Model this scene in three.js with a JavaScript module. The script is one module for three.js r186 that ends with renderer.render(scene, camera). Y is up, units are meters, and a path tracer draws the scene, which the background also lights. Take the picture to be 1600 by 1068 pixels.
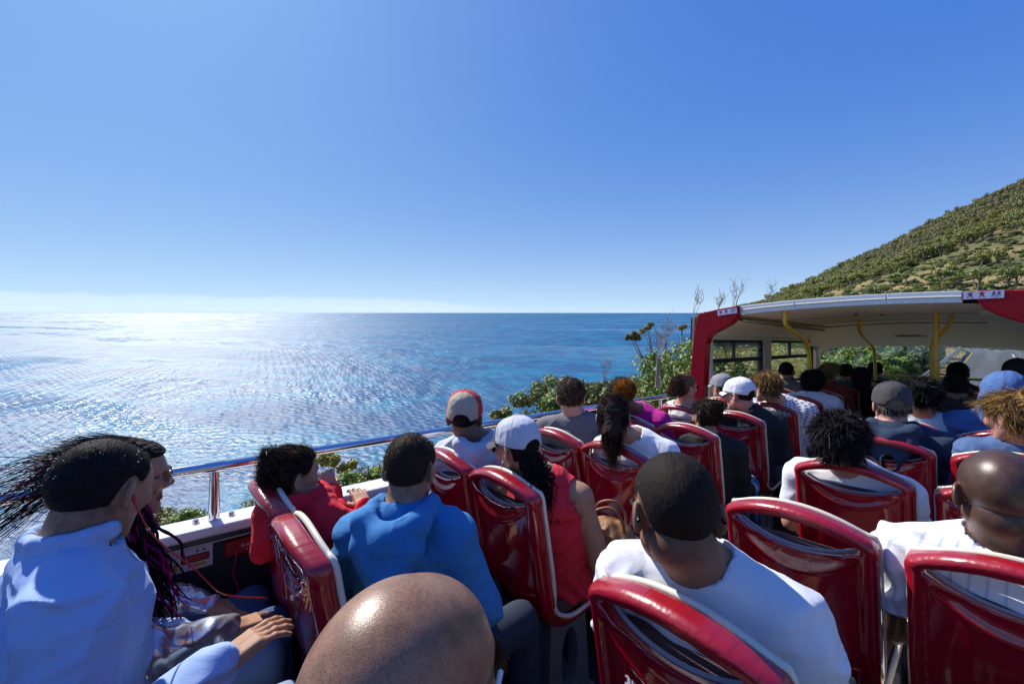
import * as THREE from 'three';
import { mergeGeometries } from 'three/addons/utils/BufferGeometryUtils.js';
import { RoundedBoxGeometry } from 'three/addons/geometries/RoundedBoxGeometry.js';
import { ImprovedNoise } from 'three/addons/math/ImprovedNoise.js';

// ---------------------------------------------------------------- camera, sky, sun, exposure
const scene = new THREE.Scene();
const FOCAL = 650, YAW = 49.8 * Math.PI / 180, PITCH = -4.05 * Math.PI / 180, TILT = -4.31 * Math.PI / 180;
const camera = new THREE.PerspectiveCamera(2 * Math.atan(534 / FOCAL) * 180 / Math.PI, 1024 / 683, 0.05, 200000);
camera.rotation.order = 'YXZ';
camera.rotation.set(PITCH, YAW, 0);
scene.add(camera);

const SUN_AZ = 92 * Math.PI / 180, SUN_EL = 43 * Math.PI / 180;          // measured to the left of the bus heading
const sunDir = new THREE.Vector3(-Math.sin(SUN_AZ) * Math.cos(SUN_EL), Math.sin(SUN_EL), -Math.cos(SUN_AZ) * Math.cos(SUN_EL));
const sun = new THREE.DirectionalLight(new THREE.Color(1.0, 0.95, 0.87), 4.6);
sun.position.copy(sunDir).multiplyScalar(120);
sun.castShadow = true;
sun.shadow.mapSize.set(4096, 4096);
Object.assign(sun.shadow.camera, { left: -40, right: 40, top: 40, bottom: -40, near: 1, far: 400 });
scene.add(sun, sun.target);

function smooth(a, b, x) { const t = Math.min(1, Math.max(0, (x - a) / (b - a))); return t * t * (3 - 2 * t); }
const mixn = (a, b, t) => a + (b - a) * t;
let seedState = 12345;
function reseed(s) { seedState = (s * 2654435761) >>> 0; }
function rnd() { seedState = (seedState + 0x6D2B79F5) >>> 0; let t = seedState; t = Math.imul(t ^ (t >>> 15), t | 1); t ^= t + Math.imul(t ^ (t >>> 7), t | 61); return ((t ^ (t >>> 14)) >>> 0) / 4294967296; }
const rr = (a, b) => a + (b - a) * rnd();
const perlin = new ImprovedNoise();
const noise = (x, y, z) => perlin.noise(x + 31.7, y + 11.3, z + 57.9);
const fbm = (x, y, z, o = 4) => { let s = 0, a = 0.5; for (let i = 0; i < o; i++) { s += a * noise(x, y, z); x *= 2.03; y *= 2.03; z *= 2.03; a *= 0.5; } return s; };

{ // clear coastal sky: deep blue overhead, paler towards the horizon and round the sun, a low cloud bank out at sea
  const w = 2048, h = 1024, data = new Float32Array(w * h * 4);
  for (let j = 0; j < h; j++) {
    const el = ((j + 0.5) / h - 0.5) * Math.PI;
    for (let i = 0; i < w; i++) {
      const az = ((i + 0.5) / w - 0.5) * 2 * Math.PI, x = Math.cos(el) * Math.cos(az), y = Math.sin(el), z = Math.cos(el) * Math.sin(az);
      const cs = x * sunDir.x + y * sunDir.y + z * sunDir.z, ang = Math.acos(Math.max(-1, Math.min(1, cs)));
      const e = Math.max(0, y), low = Math.exp(-e / 0.15), mid = Math.exp(-e / 0.34);
      let r = 0.006 + 0.022 * mid + 0.37 * low, g = 0.056 + 0.19 * mid + 0.285 * low, b = 0.385 + 0.25 * mid + 0.04 * low;
      const glow = 0.42 * Math.exp(-ang / 0.52); r += glow * 0.56; g += glow * 0.82; b += glow * 0.70;
      if (el > -0.01 && el < 0.12) {                                        // cloud bank
        const left = Math.atan2(-x, -z), reach = smooth(0.72, 1.15, left) * (1 - smooth(2.6, 3.0, left));
        const top = (0.034 + 0.010 * fbm(left * 9, 1.5, 2, 5) + 0.006 * fbm(left * 40, 4.5, 2, 3)) * reach;
        const c = smooth(0, 0.006, top - el) * reach * 0.22 * (0.8 + 0.4 * fbm(left * 26, el * 160, 7, 3));
        r = mixn(r, 0.86, c); g = mixn(g, 0.89, c); b = mixn(b, 0.96, c);
      }
      const k = (j * w + i) * 4; data[k] = r; data[k + 1] = g; data[k + 2] = b; data[k + 3] = 1;
    }
  }
  const sky = new THREE.DataTexture(data, w, h, THREE.RGBAFormat, THREE.FloatType);
  sky.mapping = THREE.EquirectangularReflectionMapping; sky.magFilter = THREE.LinearFilter; sky.minFilter = THREE.LinearFilter; sky.needsUpdate = true;
  scene.background = sky; scene.environment = sky;
}
const renderer = new THREE.WebGLRenderer();
renderer.toneMapping = THREE.LinearToneMapping;
renderer.toneMappingExposure = 1.42;
renderer.shadowMap.enabled = true;

// ---------------------------------------------------------------- helpers
// the bus stands on a stretch of road that dips towards the sea: everything aboard shares this turn
const BUS = new THREE.Matrix4().makeRotationY(YAW).multiply(new THREE.Matrix4().makeRotationX(TILT)).multiply(new THREE.Matrix4().makeRotationY(-YAW));
const DECK = -1.53;
const usedNames = new Map();
function numbered(n) { const k = usedNames.get(n) || 0; usedNames.set(n, k + 1); return k ? `${n}_${String(k).padStart(3, '0')}` : n; }
function shade(o) { o.traverse(m => { if (m.isMesh) { m.castShadow = true; m.receiveShadow = true; } }); return o; }
function top(o, name, label, category, group, kind) {
  o.name = numbered(name); o.userData = {};
  if (label) o.userData.label = label;
  if (category) o.userData.category = category;
  if (group) o.userData.group = group;
  if (kind) o.userData.kind = kind;
  scene.add(shade(o)); return o;
}
function aboard(o, ...rest) { top(o, ...rest); o.updateMatrix(); o.applyMatrix4(BUS); return o; }
function part(parent, name, geo, mat, label) { const m = new THREE.Mesh(geo, mat); m.name = name; if (label) m.userData.label = label; parent.add(m); return m; }
const V = (x, y, z) => new THREE.Vector3(x, y, z);
function box(w, h, d, x = 0, y = 0, z = 0) { const g = new THREE.BoxGeometry(w, h, d); g.translate(x, y, z); return g; }
function rbox(w, h, d, r, x = 0, y = 0, z = 0, seg = 2) { const g = new RoundedBoxGeometry(w, h, d, seg, r); g.translate(x, y, z); return g; }
function tube(pts, r, n = 24, sides = 8, closed = false) { return new THREE.TubeGeometry(new THREE.CatmullRomCurve3(pts.map(p => p.isVector3 ? p : V(...p)), closed, 'catmullrom', 0.5), n, r, sides, closed); }
function taperTube(pts, radii, n = 16, sides = 6) {       // tube whose radius follows radii (list over its length)
  const c = new THREE.CatmullRomCurve3(pts.map(p => p.isVector3 ? p : V(...p))), fr = c.computeFrenetFrames(n, false), pos = [], nor = [], uv = [], idx = [];
  for (let i = 0; i <= n; i++) {
    const t = i / n, p = c.getPointAt(t), f = t * (radii.length - 1), k = Math.min(radii.length - 2, Math.floor(f)), r = mixn(radii[k], radii[k + 1], f - k);
    for (let j = 0; j <= sides; j++) {
      const a = j / sides * 2 * Math.PI, nx = fr.normals[i].clone().multiplyScalar(Math.cos(a)).addScaledVector(fr.binormals[i], Math.sin(a));
      pos.push(p.x + nx.x * r, p.y + nx.y * r, p.z + nx.z * r); nor.push(nx.x, nx.y, nx.z); uv.push(j / sides, t);
      if (i < n && j < sides) { const q = i * (sides + 1) + j; idx.push(q, q + 1, q + sides + 1, q + 1, q + sides + 2, q + sides + 1); }
    }
  }
  return geoOf(pos, nor, uv, idx);
}
function geoOf(pos, nor, uv, idx, col) {
  const g = new THREE.BufferGeometry();
  g.setAttribute('position', new THREE.Float32BufferAttribute(pos, 3));
  if (uv) g.setAttribute('uv', new THREE.Float32BufferAttribute(uv, 2));
  if (col) g.setAttribute('color', new THREE.Float32BufferAttribute(col, 3));
  if (idx) g.setIndex(idx.length > 65000 || pos.length / 3 > 65000 ? new THREE.BufferAttribute(new Uint32Array(idx), 1) : idx);
  if (nor) g.setAttribute('normal', new THREE.Float32BufferAttribute(nor, 3)); else g.computeVertexNormals();
  return g;
}
function merge(list) {
  const keep = ['position', 'normal', 'uv'].concat(list.every(g => g.attributes.color) ? ['color'] : []);
  return mergeGeometries(list.map(g => { const q = g.index ? g.toNonIndexed() : g; for (const k of Object.keys(q.attributes)) if (!keep.includes(k)) q.deleteAttribute(k); if (!q.attributes.uv) q.setAttribute('uv', new THREE.BufferAttribute(new Float32Array(q.attributes.position.count * 2), 2)); return q; }));
}
function dataTex(w, h, fn, srgb = false, rep = 1) {
  const d = new Uint8Array(w * h * 4);
  for (let j = 0; j < h; j++) for (let i = 0; i < w; i++) { const c = fn(i / w, j / h, i, j), k = (j * w + i) * 4; d[k] = Math.max(0, Math.min(255, c[0])); d[k + 1] = Math.max(0, Math.min(255, c[1])); d[k + 2] = Math.max(0, Math.min(255, c[2])); d[k + 3] = 255; }
  const t = new THREE.DataTexture(d, w, h); t.wrapS = t.wrapT = THREE.RepeatWrapping; t.magFilter = THREE.LinearFilter; t.minFilter = THREE.LinearMipmapLinearFilter; t.repeat.set(rep, rep);
  if (srgb) t.colorSpace = THREE.SRGBColorSpace; t.needsUpdate = true; return t;
}
// noise that tiles: 2-D lattice value noise
function tileNoise(n, seed) {
  reseed(seed); const g = new Float32Array(n * n).map(() => rnd());
  return (u, v) => { const x = u * n, y = v * n, i = Math.floor(x), j = Math.floor(y), a = x - i, b = y - j, f = a * a * (3 - 2 * a), k = b * b * (3 - 2 * b), q = (p, r) => g[((r % n + n) % n) * n + (p % n + n) % n]; return mixn(mixn(q(i, j), q(i + 1, j), f), mixn(q(i, j + 1), q(i + 1, j + 1), f), k); };
}
const rgb = (r, g, b) => new THREE.Color().setRGB(r, g, b);
function mat(c, rough = 0.6, o = {}) { return new THREE.MeshPhysicalMaterial({ color: c.isColor ? c : rgb(...c), roughness: rough, ...o }); }
const n8 = tileNoise(8, 3), n32 = tileNoise(32, 5), n128 = tileNoise(128, 7), n256 = tileNoise(256, 9);
const clothBump = dataTex(256, 256, (u, v, i, j) => { const k = 128 + ((i + j) % 4 < 2 ? 22 : -22) + ((i - j + 512) % 4 < 2 ? 14 : -14) + (n128(u, v) - 0.5) * 120; return [k, k, k]; });
const crumple = (() => { const t1 = tileNoise(5, 51), t2 = tileNoise(11, 52), t3 = tileNoise(23, 53), w1 = tileNoise(6, 54), rid = v => 1 - Math.abs(v - 0.5) * 2; return dataTex(512, 512, (u, v, i, j) => { const a = 0.10 * (w1(u, v) - 0.5), b = 0.10 * (w1(v + 0.3, u) - 0.5); const k = 0.5 * smooth(0.2, 1, rid(t1(u + a, v * 0.999 + b))) + 0.28 * smooth(0.2, 1, rid(t2(u + b, v + a))) + 0.1 * t3(u + a, v) + 0.05 * n256(u, v) + ((i + j) % 3 === 0 ? 0.02 : 0); return [k * 255, k * 255, k * 255]; }); })();
const grainBump = dataTex(256, 256, (u, v) => { const k = 255 * (0.4 * n32(u, v) + 0.35 * n128(u, v) + 0.25 * n256(u, v)); return [k, k, k]; });
const wearMap = dataTex(512, 512, (u, v) => { const k = 255 * (0.35 * n8(u, v) + 0.3 * n32(u, v) + 0.2 * n128(u, v) + 0.15 * n256(u, v)); return [k, k, k]; });

// ---- signed-distance shapes and a surface-nets mesher
const capsule = (a, b, ra, rb) => { const [ax, ay, az] = a, dx = b[0] - ax, dy = b[1] - ay, dz = b[2] - az, q = 1 / (dx * dx + dy * dy + dz * dz + 1e-9); return (x, y, z) => { const px = x - ax, py = y - ay, pz = z - az, t = Math.min(1, Math.max(0, (px * dx + py * dy + pz * dz) * q)), ex = px - dx * t, ey = py - dy * t, ez = pz - dz * t; return Math.sqrt(ex * ex + ey * ey + ez * ez) - (ra + (rb - ra) * t); }; };
const ellipsoid = (c, r) => { const [cx, cy, cz] = c, [rx, ry, rz] = r; return (x, y, z) => { const a = (x - cx) / rx, b = (y - cy) / ry, d = (z - cz) / rz, k0 = Math.sqrt(a * a + b * b + d * d), k1 = Math.sqrt(a * a / rx / rx + b * b / ry / ry + d * d / rz / rz); return k1 < 1e-9 ? -Math.min(rx, ry, rz) : k0 * (k0 - 1) / k1; }; };
const smin = (a, b, k) => { const h = Math.max(k - Math.abs(a - b), 0) / k; return Math.min(a, b) - h * h * k * 0.25; };
const smax = (a, b, k) => -smin(-a, -b, k);
const union = (list, k = 0.03) => (x, y, z) => { let d = 1e9; for (let i = 0; i < list.length; i++) { const e = list[i](x, y, z); d = d > 1e8 ? e : smin(d, e, k); } return d; };
function nets(f, lo, hi, c, opt = {}) {
  const nx = Math.ceil((hi[0] - lo[0]) / c) + 1, ny = Math.ceil((hi[1] - lo[1]) / c) + 1, nz = Math.ceil((hi[2] - lo[2]) / c) + 1, B = 6, half = B * c * 0.5;
  const val = new Float32Array(nx * ny * nz).fill(9), at = (i, j, k) => (k * ny + j) * nx + i, reach = half * 1.733 * (opt.safe || 1.5) + (opt.bump || 0);
  for (let K = 0; K < nz; K += B) for (let J = 0; J < ny; J += B) for (let I = 0; I < nx; I += B) {
    const d = f(lo[0] + I * c + half, lo[1] + J * c + half, lo[2] + K * c + half), k1 = Math.min(nz, K + B), j1 = Math.min(ny, J + B), i1 = Math.min(nx, I + B), far = Math.abs(d) > reach;
    for (let k = K; k < k1; k++) for (let j = J; j < j1; j++) for (let i = I; i < i1; i++) val[at(i, j, k)] = far ? d : f(lo[0] + i * c, lo[1] + j * c, lo[2] + k * c);
  }
  const id = new Int32Array(nx * ny * nz).fill(-1), pos = [], idx = [];
  for (let k = 0; k < nz - 1; k++) for (let j = 0; j < ny - 1; j++) for (let i = 0; i < nx - 1; i++) {
    const o = at(i, j, k); let m = 0;
    const v = [val[o], val[o + 1], val[o + nx], val[o + nx + 1], val[o + nx * ny], val[o + nx * ny + 1], val[o + nx * ny + nx], val[o + nx * ny + nx + 1]];
    for (let q = 0; q < 8; q++) if (v[q] < 0) m |= 1 << q;
    if (m === 0 || m === 255) continue;
    let sx = 0, sy = 0, sz = 0, n = 0;
    for (let a = 0; a < 8; a++) for (let s = 1; s < 8; s <<= 1) { const b = a ^ s; if (b < a || (v[a] < 0) === (v[b] < 0)) continue; const t = v[a] / (v[a] - v[b]); sx += (a & 1) + (s === 1 ? t : 0); sy += (a >> 1 & 1) + (s === 2 ? t : 0); sz += (a >> 2 & 1) + (s === 4 ? t : 0); n++; }
    id[o] = pos.length / 3; pos.push(lo[0] + (i + sx / n) * c, lo[1] + (j + sy / n) * c, lo[2] + (k + sz / n) * c);
  }
  const quad = (a, b, d, e, flip) => { if (a < 0 || b < 0 || d < 0 || e < 0) return; if (flip) idx.push(a, d, b, a, e, d); else idx.push(a, b, d, a, d, e); };
  const X = 1, Y = nx, Z = nx * ny;
  for (let k = 1; k < nz - 1; k++) for (let j = 1; j < ny - 1; j++) for (let i = 1; i < nx - 1; i++) {
    const o = at(i, j, k), s = val[o] < 0;
    if (s !== val[o + X] < 0) quad(id[o - Y - Z], id[o - Z], id[o], id[o - Y], !s);
    if (s !== val[o + Y] < 0) quad(id[o - X - Z], id[o - X], id[o], id[o - Z], !s);
    if (s !== val[o + Z] < 0) quad(id[o - X - Y], id[o - Y], id[o], id[o - X], !s);
  }
  const N = pos.length / 3, nor = new Float32Array(N * 3), uv = new Float32Array(N * 2), e = opt.eps || c * 0.6;
  for (let q = 0; q < N; q++) {
    const x = pos[q * 3], y = pos[q * 3 + 1], z = pos[q * 3 + 2];
    const a = f(x + e, y - e, z - e), b = f(x - e, y - e, z + e), g = f(x - e, y + e, z - e), h = f(x + e, y + e, z + e);
    let gx = a - b - g + h, gy = -a - b + g + h, gz = -a + b - g + h; const l = Math.sqrt(gx * gx + gy * gy + gz * gz) || 1; gx /= l; gy /= l; gz /= l;
    nor[q * 3] = gx; nor[q * 3 + 1] = gy; nor[q * 3 + 2] = gz; uv[q * 2] = Math.atan2(x, z) * 0.17; uv[q * 2 + 1] = y;
  }
  return geoOf(pos, nor, uv, idx);
}
function tint(g, fn) { const p = g.attributes.position, n = g.attributes.normal, c = new Float32Array(p.count * 3); for (let i = 0; i < p.count; i++) { const k = fn(p.getX(i), p.getY(i), p.getZ(i), n.getX(i), n.getY(i), n.getZ(i)); c[i * 3] = k[0]; c[i * 3 + 1] = k[1]; c[i * 3 + 2] = k[2]; } g.setAttribute('color', new THREE.BufferAttribute(c, 3)); return g; }
// ---------------------------------------------------------------- the setting
function at(u, v, d) {                                    // a place in the world seen in that direction, d metres deep
  const p = V((u - 800) / FOCAL * d, -(v - 534) / FOCAL * d, -d);
  return p.applyEuler(new THREE.Euler(PITCH, YAW, 0, 'YXZ'));
}
const SEA_Y = -92;
{ // ocean: wind waves in two sizes that do not repeat together, wind lanes, whitecaps
  const n = 1024, hgt = new Float32Array(n * n), sx = new Float32Array(n * n), sy = new Float32Array(n * n);
  function spectrum(count, kmin, kmax, slope, seed, dir, spread) {
    reseed(seed); hgt.fill(0); sx.fill(0); sy.fill(0);
    const waves = [];
    for (let q = 0; q < count; q++) { const k = kmin * Math.pow(kmax / kmin, rnd()), a = dir + (rnd() + rnd() - 1) * spread; const kx = Math.round(k * Math.cos(a)), ky = Math.round(k * Math.sin(a)); if (kx || ky) waves.push([kx, ky, rnd() * 6.283, 1 / Math.pow(Math.hypot(kx, ky), 1.05)]); }
    let e = 0; for (const w of waves) e += Math.pow(w[3] * Math.hypot(w[0], w[1]), 2) / 2;
    const s = slope / Math.sqrt(e);
    for (const [kx, ky, ph, a] of waves) {
      const cx = new Float32Array(n), snx = new Float32Array(n);
      for (let i = 0; i < n; i++) { cx[i] = Math.cos(2 * Math.PI * kx * i / n); snx[i] = Math.sin(2 * Math.PI * kx * i / n); }
      for (let j = 0; j < n; j++) { const b = 2 * Math.PI * ky * j / n + ph, cb = Math.cos(b), sb = Math.sin(b), o = j * n; for (let i = 0; i < n; i++) { const cc = cx[i] * cb - snx[i] * sb, ss = snx[i] * cb + cx[i] * sb; hgt[o + i] += a * s * ss; sx[o + i] += a * s * kx * cc; sy[o + i] += a * s * ky * cc; } }
    }
  }
  spectrum(90, 6, 190, 0.30, 21, 0.9, 1.5);
  const normalTex = dataTex(n, n, (u, v, i, j) => { const k = j * n + i, l = 1 / Math.sqrt(1 + sx[k] * sx[k] + sy[k] * sy[k]); return [127.5 - 127.5 * sx[k] * l, 127.5 - 127.5 * sy[k] * l, 127.5 + 127.5 * l]; });
  normalTex.repeat.set(1 / 71, 1 / 71);
  spectrum(60, 4, 120, 0.22, 77, 1.15, 1.2);
  let top_ = 0; for (let k = 0; k < n * n; k++) top_ = Math.max(top_, Math.abs(hgt[k]));
  const bumpTex = dataTex(n, n, (u, v, i, j) => { const k = 127.5 + 127.5 * hgt[j * n + i] / top_; return [k, k, k]; });
  bumpTex.repeat.set(1 / 311, 1 / 311); bumpTex.rotation = 0.7;
  // water colour: deep blue with greener drifts; whitecaps as small broken flecks
  const cA = tileNoise(16, 31), cB = tileNoise(64, 32), cC = tileNoise(256, 33), cD = tileNoise(512, 34);
  const colTex = dataTex(1024, 1024, (u, v) => {
    const d = 0.55 * cA(u, v) + 0.3 * cB(u, v) + 0.15 * cC(u, v), t = smooth(0.35, 0.7, d);
    const cap = smooth(0.925, 0.965, 0.55 * cD(u, v * 1.0) + 0.45 * cC(u + 0.37, v + 0.11)) * 150;
    return [mixn(3, 5, t) + cap, mixn(72, 105, t) + cap * 0.8, mixn(115, 137, t) + cap * 0.6];
  }, true);
  colTex.repeat.set(1 / 640, 1 / 640);
  const rA = tileNoise(6, 41), rB = tileNoise(18, 42), rC = tileNoise(50, 43);
  const roughTex = dataTex(512, 512, (u, v) => { const d = 0.5 * rA(u, v * 0.5 * 2) + 0.3 * rB(u, v) + 0.2 * rC(u, v), k = 255 * (0.45 + 0.55 * smooth(0.34, 0.64, d)); return [k, k, k]; });
  roughTex.repeat.set(1 / 5200, 1 / 1300); roughTex.rotation = -0.5;
  const water = new THREE.MeshPhysicalMaterial({ color: 0xffffff, map: colTex, roughness: 0.52, roughnessMap: roughTex, normalMap: normalTex, normalScale: new THREE.Vector2(1, 1), bumpMap: bumpTex, bumpScale: 2.4, ior: 1.36 });
  const pos = [], uv = [], idx = [], rings = [60, 110, 180, 300, 500, 900, 1800, 4000, 9000, 20000, 45000, 90000], seg = 96;
  rings.forEach((r, i) => { for (let j = 0; j <= seg; j++) { const a = j / seg * 2 * Math.PI, x = Math.cos(a) * r, z = Math.sin(a) * r; pos.push(x, SEA_Y, z); uv.push(x, z); if (i && j < seg) { const q = i * (seg + 1) + j, p = q - seg - 1; idx.push(p, p + 1, q, p + 1, q + 1, q); } } });
  const g = geoOf(pos, null, uv, idx);
  { const nn = g.attributes.normal; for (let i = 0; i < nn.count; i++) nn.setXYZ(i, 0, 1, 0); }
  if ((() => { const a = V().fromBufferAttribute(g.attributes.position, idx[0]), b = V().fromBufferAttribute(g.attributes.position, idx[1]), c = V().fromBufferAttribute(g.attributes.position, idx[2]); return b.sub(a).cross(c.sub(a)).y < 0; })()) { const r = g.index.array; for (let i = 0; i < r.length; i += 3) { const t = r[i]; r[i] = r[i + 1]; r[i + 1] = t; } }
  top(new THREE.Mesh(g, water), 'sea', 'choppy blue ocean glittering out to the horizon', 'sea', null, 'structure');
}
// ground along the road: the carriageway runs straight ahead, scrub verge on the sea side, then the drop to the sea
const upBus = V(0, 1, 0).transformDirection(BUS);
const ROADBED = -4.02;
function roadX(zf) { zf = Math.min(zf, 100); return 0.85 - (zf > 70 ? Math.pow((zf - 70) / 11, 2) * 2.2 : 0); }
function roadY(x, zf) { const plane = (ROADBED - upBus.x * x + upBus.z * zf) / upBus.y, flat = -4.55 - 0.002 * zf, t = smooth(10, 34, Math.abs(zf)); return mixn(plane, flat, t); }
function edgeX(zf) { const z = Math.max(zf, -6); return z < 42 ? -8.6 - (z > 0 ? 0.30 : 0.1) * z : -21.2 - 0.02 * (z - 42); }
function groundY(x, zf) {
  const c = roadX(zf), l = c - x, e = c - edgeX(zf);
  let y = roadY(Math.max(c - 4.2, Math.min(c + 4.6, x)), zf);
  if (l > 3.9) { y -= 0.06 * (Math.min(l, e) - 3.9); y += 0.10 * fbm(x * 0.5, 2, zf * 0.5, 3); }
  if (l > e) y -= (l - e) * 0.95 - 0.9 * fbm(x * 0.16, 5, zf * 0.16, 4) * Math.min(1, (l - e) / 3);
  if (l < -4.6) y += (-4.6 - l) * 0.10 + 0.5 * fbm(x * 0.2, 8, zf * 0.2, 3) * Math.min(1, (-4.6 - l) / 3);
  return Math.max(y, SEA_Y - 6);
}
const soilTex = dataTex(512, 512, (u, v) => { const a = n8(u, v) * 0.4 + n32(u, v) * 0.35 + n256(u, v) * 0.25, t = smooth(0.35, 0.65, a), k = 0.8 + 0.4 * n256(v, u); return [mixn(118, 196, t) * k, mixn(104, 160, t) * k, mixn(62, 98, t) * k]; }, true);
soilTex.repeat.set(1 / 9, 1 / 9);
{
  const pos = [], uv = [], idx = [], xs = [], zs = [];
  for (let x = -118; x <= 26; x += (x > -30 && x < 14) ? 0.8 : 3) xs.push(x);
  for (let z = -46; z <= 170; z += (z > -6 && z < 70) ? 0.9 : 4) zs.push(z);
  zs.forEach((zf, j) => xs.forEach((x, i) => { pos.push(x, groundY(x, zf), -zf); uv.push(x, zf); if (i && j) { const q = j * xs.length + i, a = q - 1, b = q - xs.length, c = b - 1; idx.push(c, b, q, c, q, a); } }));
  top(new THREE.Mesh(geoOf(pos, null, uv, idx), mat(rgb(1, 1, 1), 0.95, { map: soilTex, bumpMap: grainBump, bumpScale: 0.08 })), 'ground', 'dry sandy coastal ground falling to the sea', 'ground', null, 'structure');
  const strip = (a, b, z0, z1, lift, step = 1.5) => { const p = [], t = [], q = []; let n = 0; for (let z = z0; z <= z1 + 1e-6; z += step) { const c = roadX(z); for (const o of [a, b]) { p.push(c + o, roadY(c + o, z) + lift, -z); t.push(c + o, z); } if (n++) { const k = n * 2 - 4; q.push(k, k + 1, k + 3, k, k + 3, k + 2); } } return geoOf(p, null, t, q); };
  const asphaltTex = dataTex(512, 512, (u, v) => { const k = 62 + 26 * n256(u, v) + 22 * n32(u, v) + 14 * n8(u, v); return [k, k, k * 1.03]; }, true); asphaltTex.repeat.set(1 / 4, 1 / 4);
  const road = new THREE.Mesh(strip(-3.5, 3.9, -44, 118, 0.03), mat(rgb(1, 1, 1), 0.85, { map: asphaltTex, bumpMap: grainBump, bumpScale: 0.004 }));
  top(road, 'road', 'grey asphalt coastal road seen through the windscreen', 'road', null, 'structure');
  const white = mat([0.7, 0.7, 0.68], 0.7), yellow = mat([0.62, 0.42, 0.05], 0.7);
  for (let z = -40; z < 110; z += 9) part(road, numbered('centre_dash'), strip(-0.06, 0.06, z, z + 4.5, 0.036), white);
  part(road, 'edge_line', strip(-3.15, -3.03, -44, 118, 0.036), yellow);
  part(road, 'edge_line', strip(3.45, 3.57, -44, 118, 0.036), yellow);
}
// the mountainside beyond the bend, running down to the sea
const hillRows = 40, hillCols = 90;
const hillBase = [[1085, 500, 345], [1120, 508, 335], [1230, 545, 150], [1330, 552, 78], [1450, 553, 56], [1600, 557, 50], [1900, 590, 44], [2600, 700, 34], [4600, 1000, 30]].map(p => at(...p));
const hillRidge = [[1080, 496, 345], [1130, 491, 350], [1190, 474, 330], [1290, 432, 300], [1390, 388, 275], [1490, 338, 252], [1600, 292, 232], [1900, 180, 190], [4600, -900, 80]].map(p => at(...p));
const baseCurve = new THREE.CatmullRomCurve3(hillBase), ridgeCurve = new THREE.CatmullRomCurve3(hillRidge);
function hillPoint(t, s) {
  const a = baseCurve.getPoint(t), b = ridgeCurve.getPoint(t), p = a.clone().lerp(b, s);
  p.y += -0.10 * Math.abs(b.y - a.y) * Math.sin(Math.PI * s) + 5 * fbm(p.x * 0.02, 3, p.z * 0.02, 4) * Math.min(1, s * 4) * (1 - s);
  return p;
}
{
  const pos = [], uv = [], idx = [], col = [];
  for (let j = 0; j <= hillRows; j++) for (let i = 0; i <= hillCols; i++) {
    const t = i / hillCols, s = j / hillRows, p = hillPoint(t, s); pos.push(p.x, p.y, p.z); uv.push(p.x, p.z * 1.0 + p.y);
    const f = fbm(p.x * 0.03, p.y * 0.05, p.z * 0.03, 4), k = smooth(-0.12, 0.2, f + (s < 0.12 ? 0.25 : 0) - (s > 0.45 ? 0.12 : 0));
    col.push(mixn(0.15, 0.36, k), mixn(0.15, 0.27, k), mixn(0.045, 0.11, k));
    if (i && j) { const q = j * (hillCols + 1) + i, a = q - 1, b = q - hillCols - 1, c = b - 1; idx.push(c, b, q, c, q, a); }
  }
  for (let i = 0; i <= hillCols; i++) { const p = hillPoint(i / hillCols, 1); pos.push(p.x * 1.25, p.y - 60, p.z * 1.25); uv.push(p.x, p.z); col.push(0.09, 0.085, 0.04); if (i) { const q = (hillRows + 1) * (hillCols + 1) + i, a = q - 1, b = q - hillCols - 1, c = b - 1; idx.push(c, b, q, c, q, a); } }
  const hb = grainBump.clone(); hb.repeat.set(1 / 14, 1 / 14); hb.needsUpdate = true;
  top(new THREE.Mesh(geoOf(pos, null, uv, idx, col), mat(rgb(1, 1, 1), 0.95, { vertexColors: true, bumpMap: hb, bumpScale: 0.9 })), 'hillside', 'steep dry hillside rising to the right', 'hill', null, 'structure');
}
// ---- plants
const leafMat = new THREE.MeshPhysicalMaterial({ color: 0xffffff, vertexColors: true, roughness: 0.62, transmission: 0.35, thickness: 0, side: THREE.DoubleSide });
const barkMat = mat([0.16, 0.135, 0.11], 0.9, { bumpMap: grainBump, bumpScale: 0.01 }), deadMat = mat([0.30, 0.27, 0.24], 0.9);
function leafCloud(blobs, per, size, tone, elong = 2.1) {          // leaves spread through clumps [x,y,z,r]
  const pos = [], nor = [], uv = [], col = [], idx = [];
  for (const [bx, by, bz, br] of blobs) {
    const tv = rr(0.7, 1.35), yel = rr(-0.1, 0.3);
    for (let q = 0; q < per; q++) {
      const d = V(rr(-1, 1), rr(-0.85, 1), rr(-1, 1)).normalize(), rad = br * Math.pow(rr(0.25, 1), 0.45), p = d.clone().multiplyScalar(rad).add(V(bx, by, bz));
      const n = d.clone().multiplyScalar(0.7).add(V(rr(-1, 1), rr(-0.2, 1.2), rr(-1, 1))).normalize(), a = V(rr(-1, 1), rr(-1, 1), rr(-1, 1)).cross(n).normalize(), b = n.clone().cross(a), s = size * rr(0.6, 1.35);
      const k = pos.length / 3, v = tv * rr(0.75, 1.25), c = [tone[0] * v * (1 + yel), tone[1] * v, tone[2] * v];
      const A = a.clone().multiplyScalar(s * elong * 0.5), Bv = b.clone().multiplyScalar(s * 0.5), lift = n.clone().multiplyScalar(s * 0.16);
      for (const w of [p.clone().sub(A), p.clone().add(Bv).add(lift), p.clone().add(A), p.clone().sub(Bv).add(lift)]) { pos.push(w.x, w.y, w.z); nor.push(n.x, n.y, n.z); uv.push(0, 0); col.push(...c); }
      idx.push(k, k + 2, k + 1, k, k + 3, k + 2);
    }
  }
  return geoOf(pos, nor, uv, idx, col);
}
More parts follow.
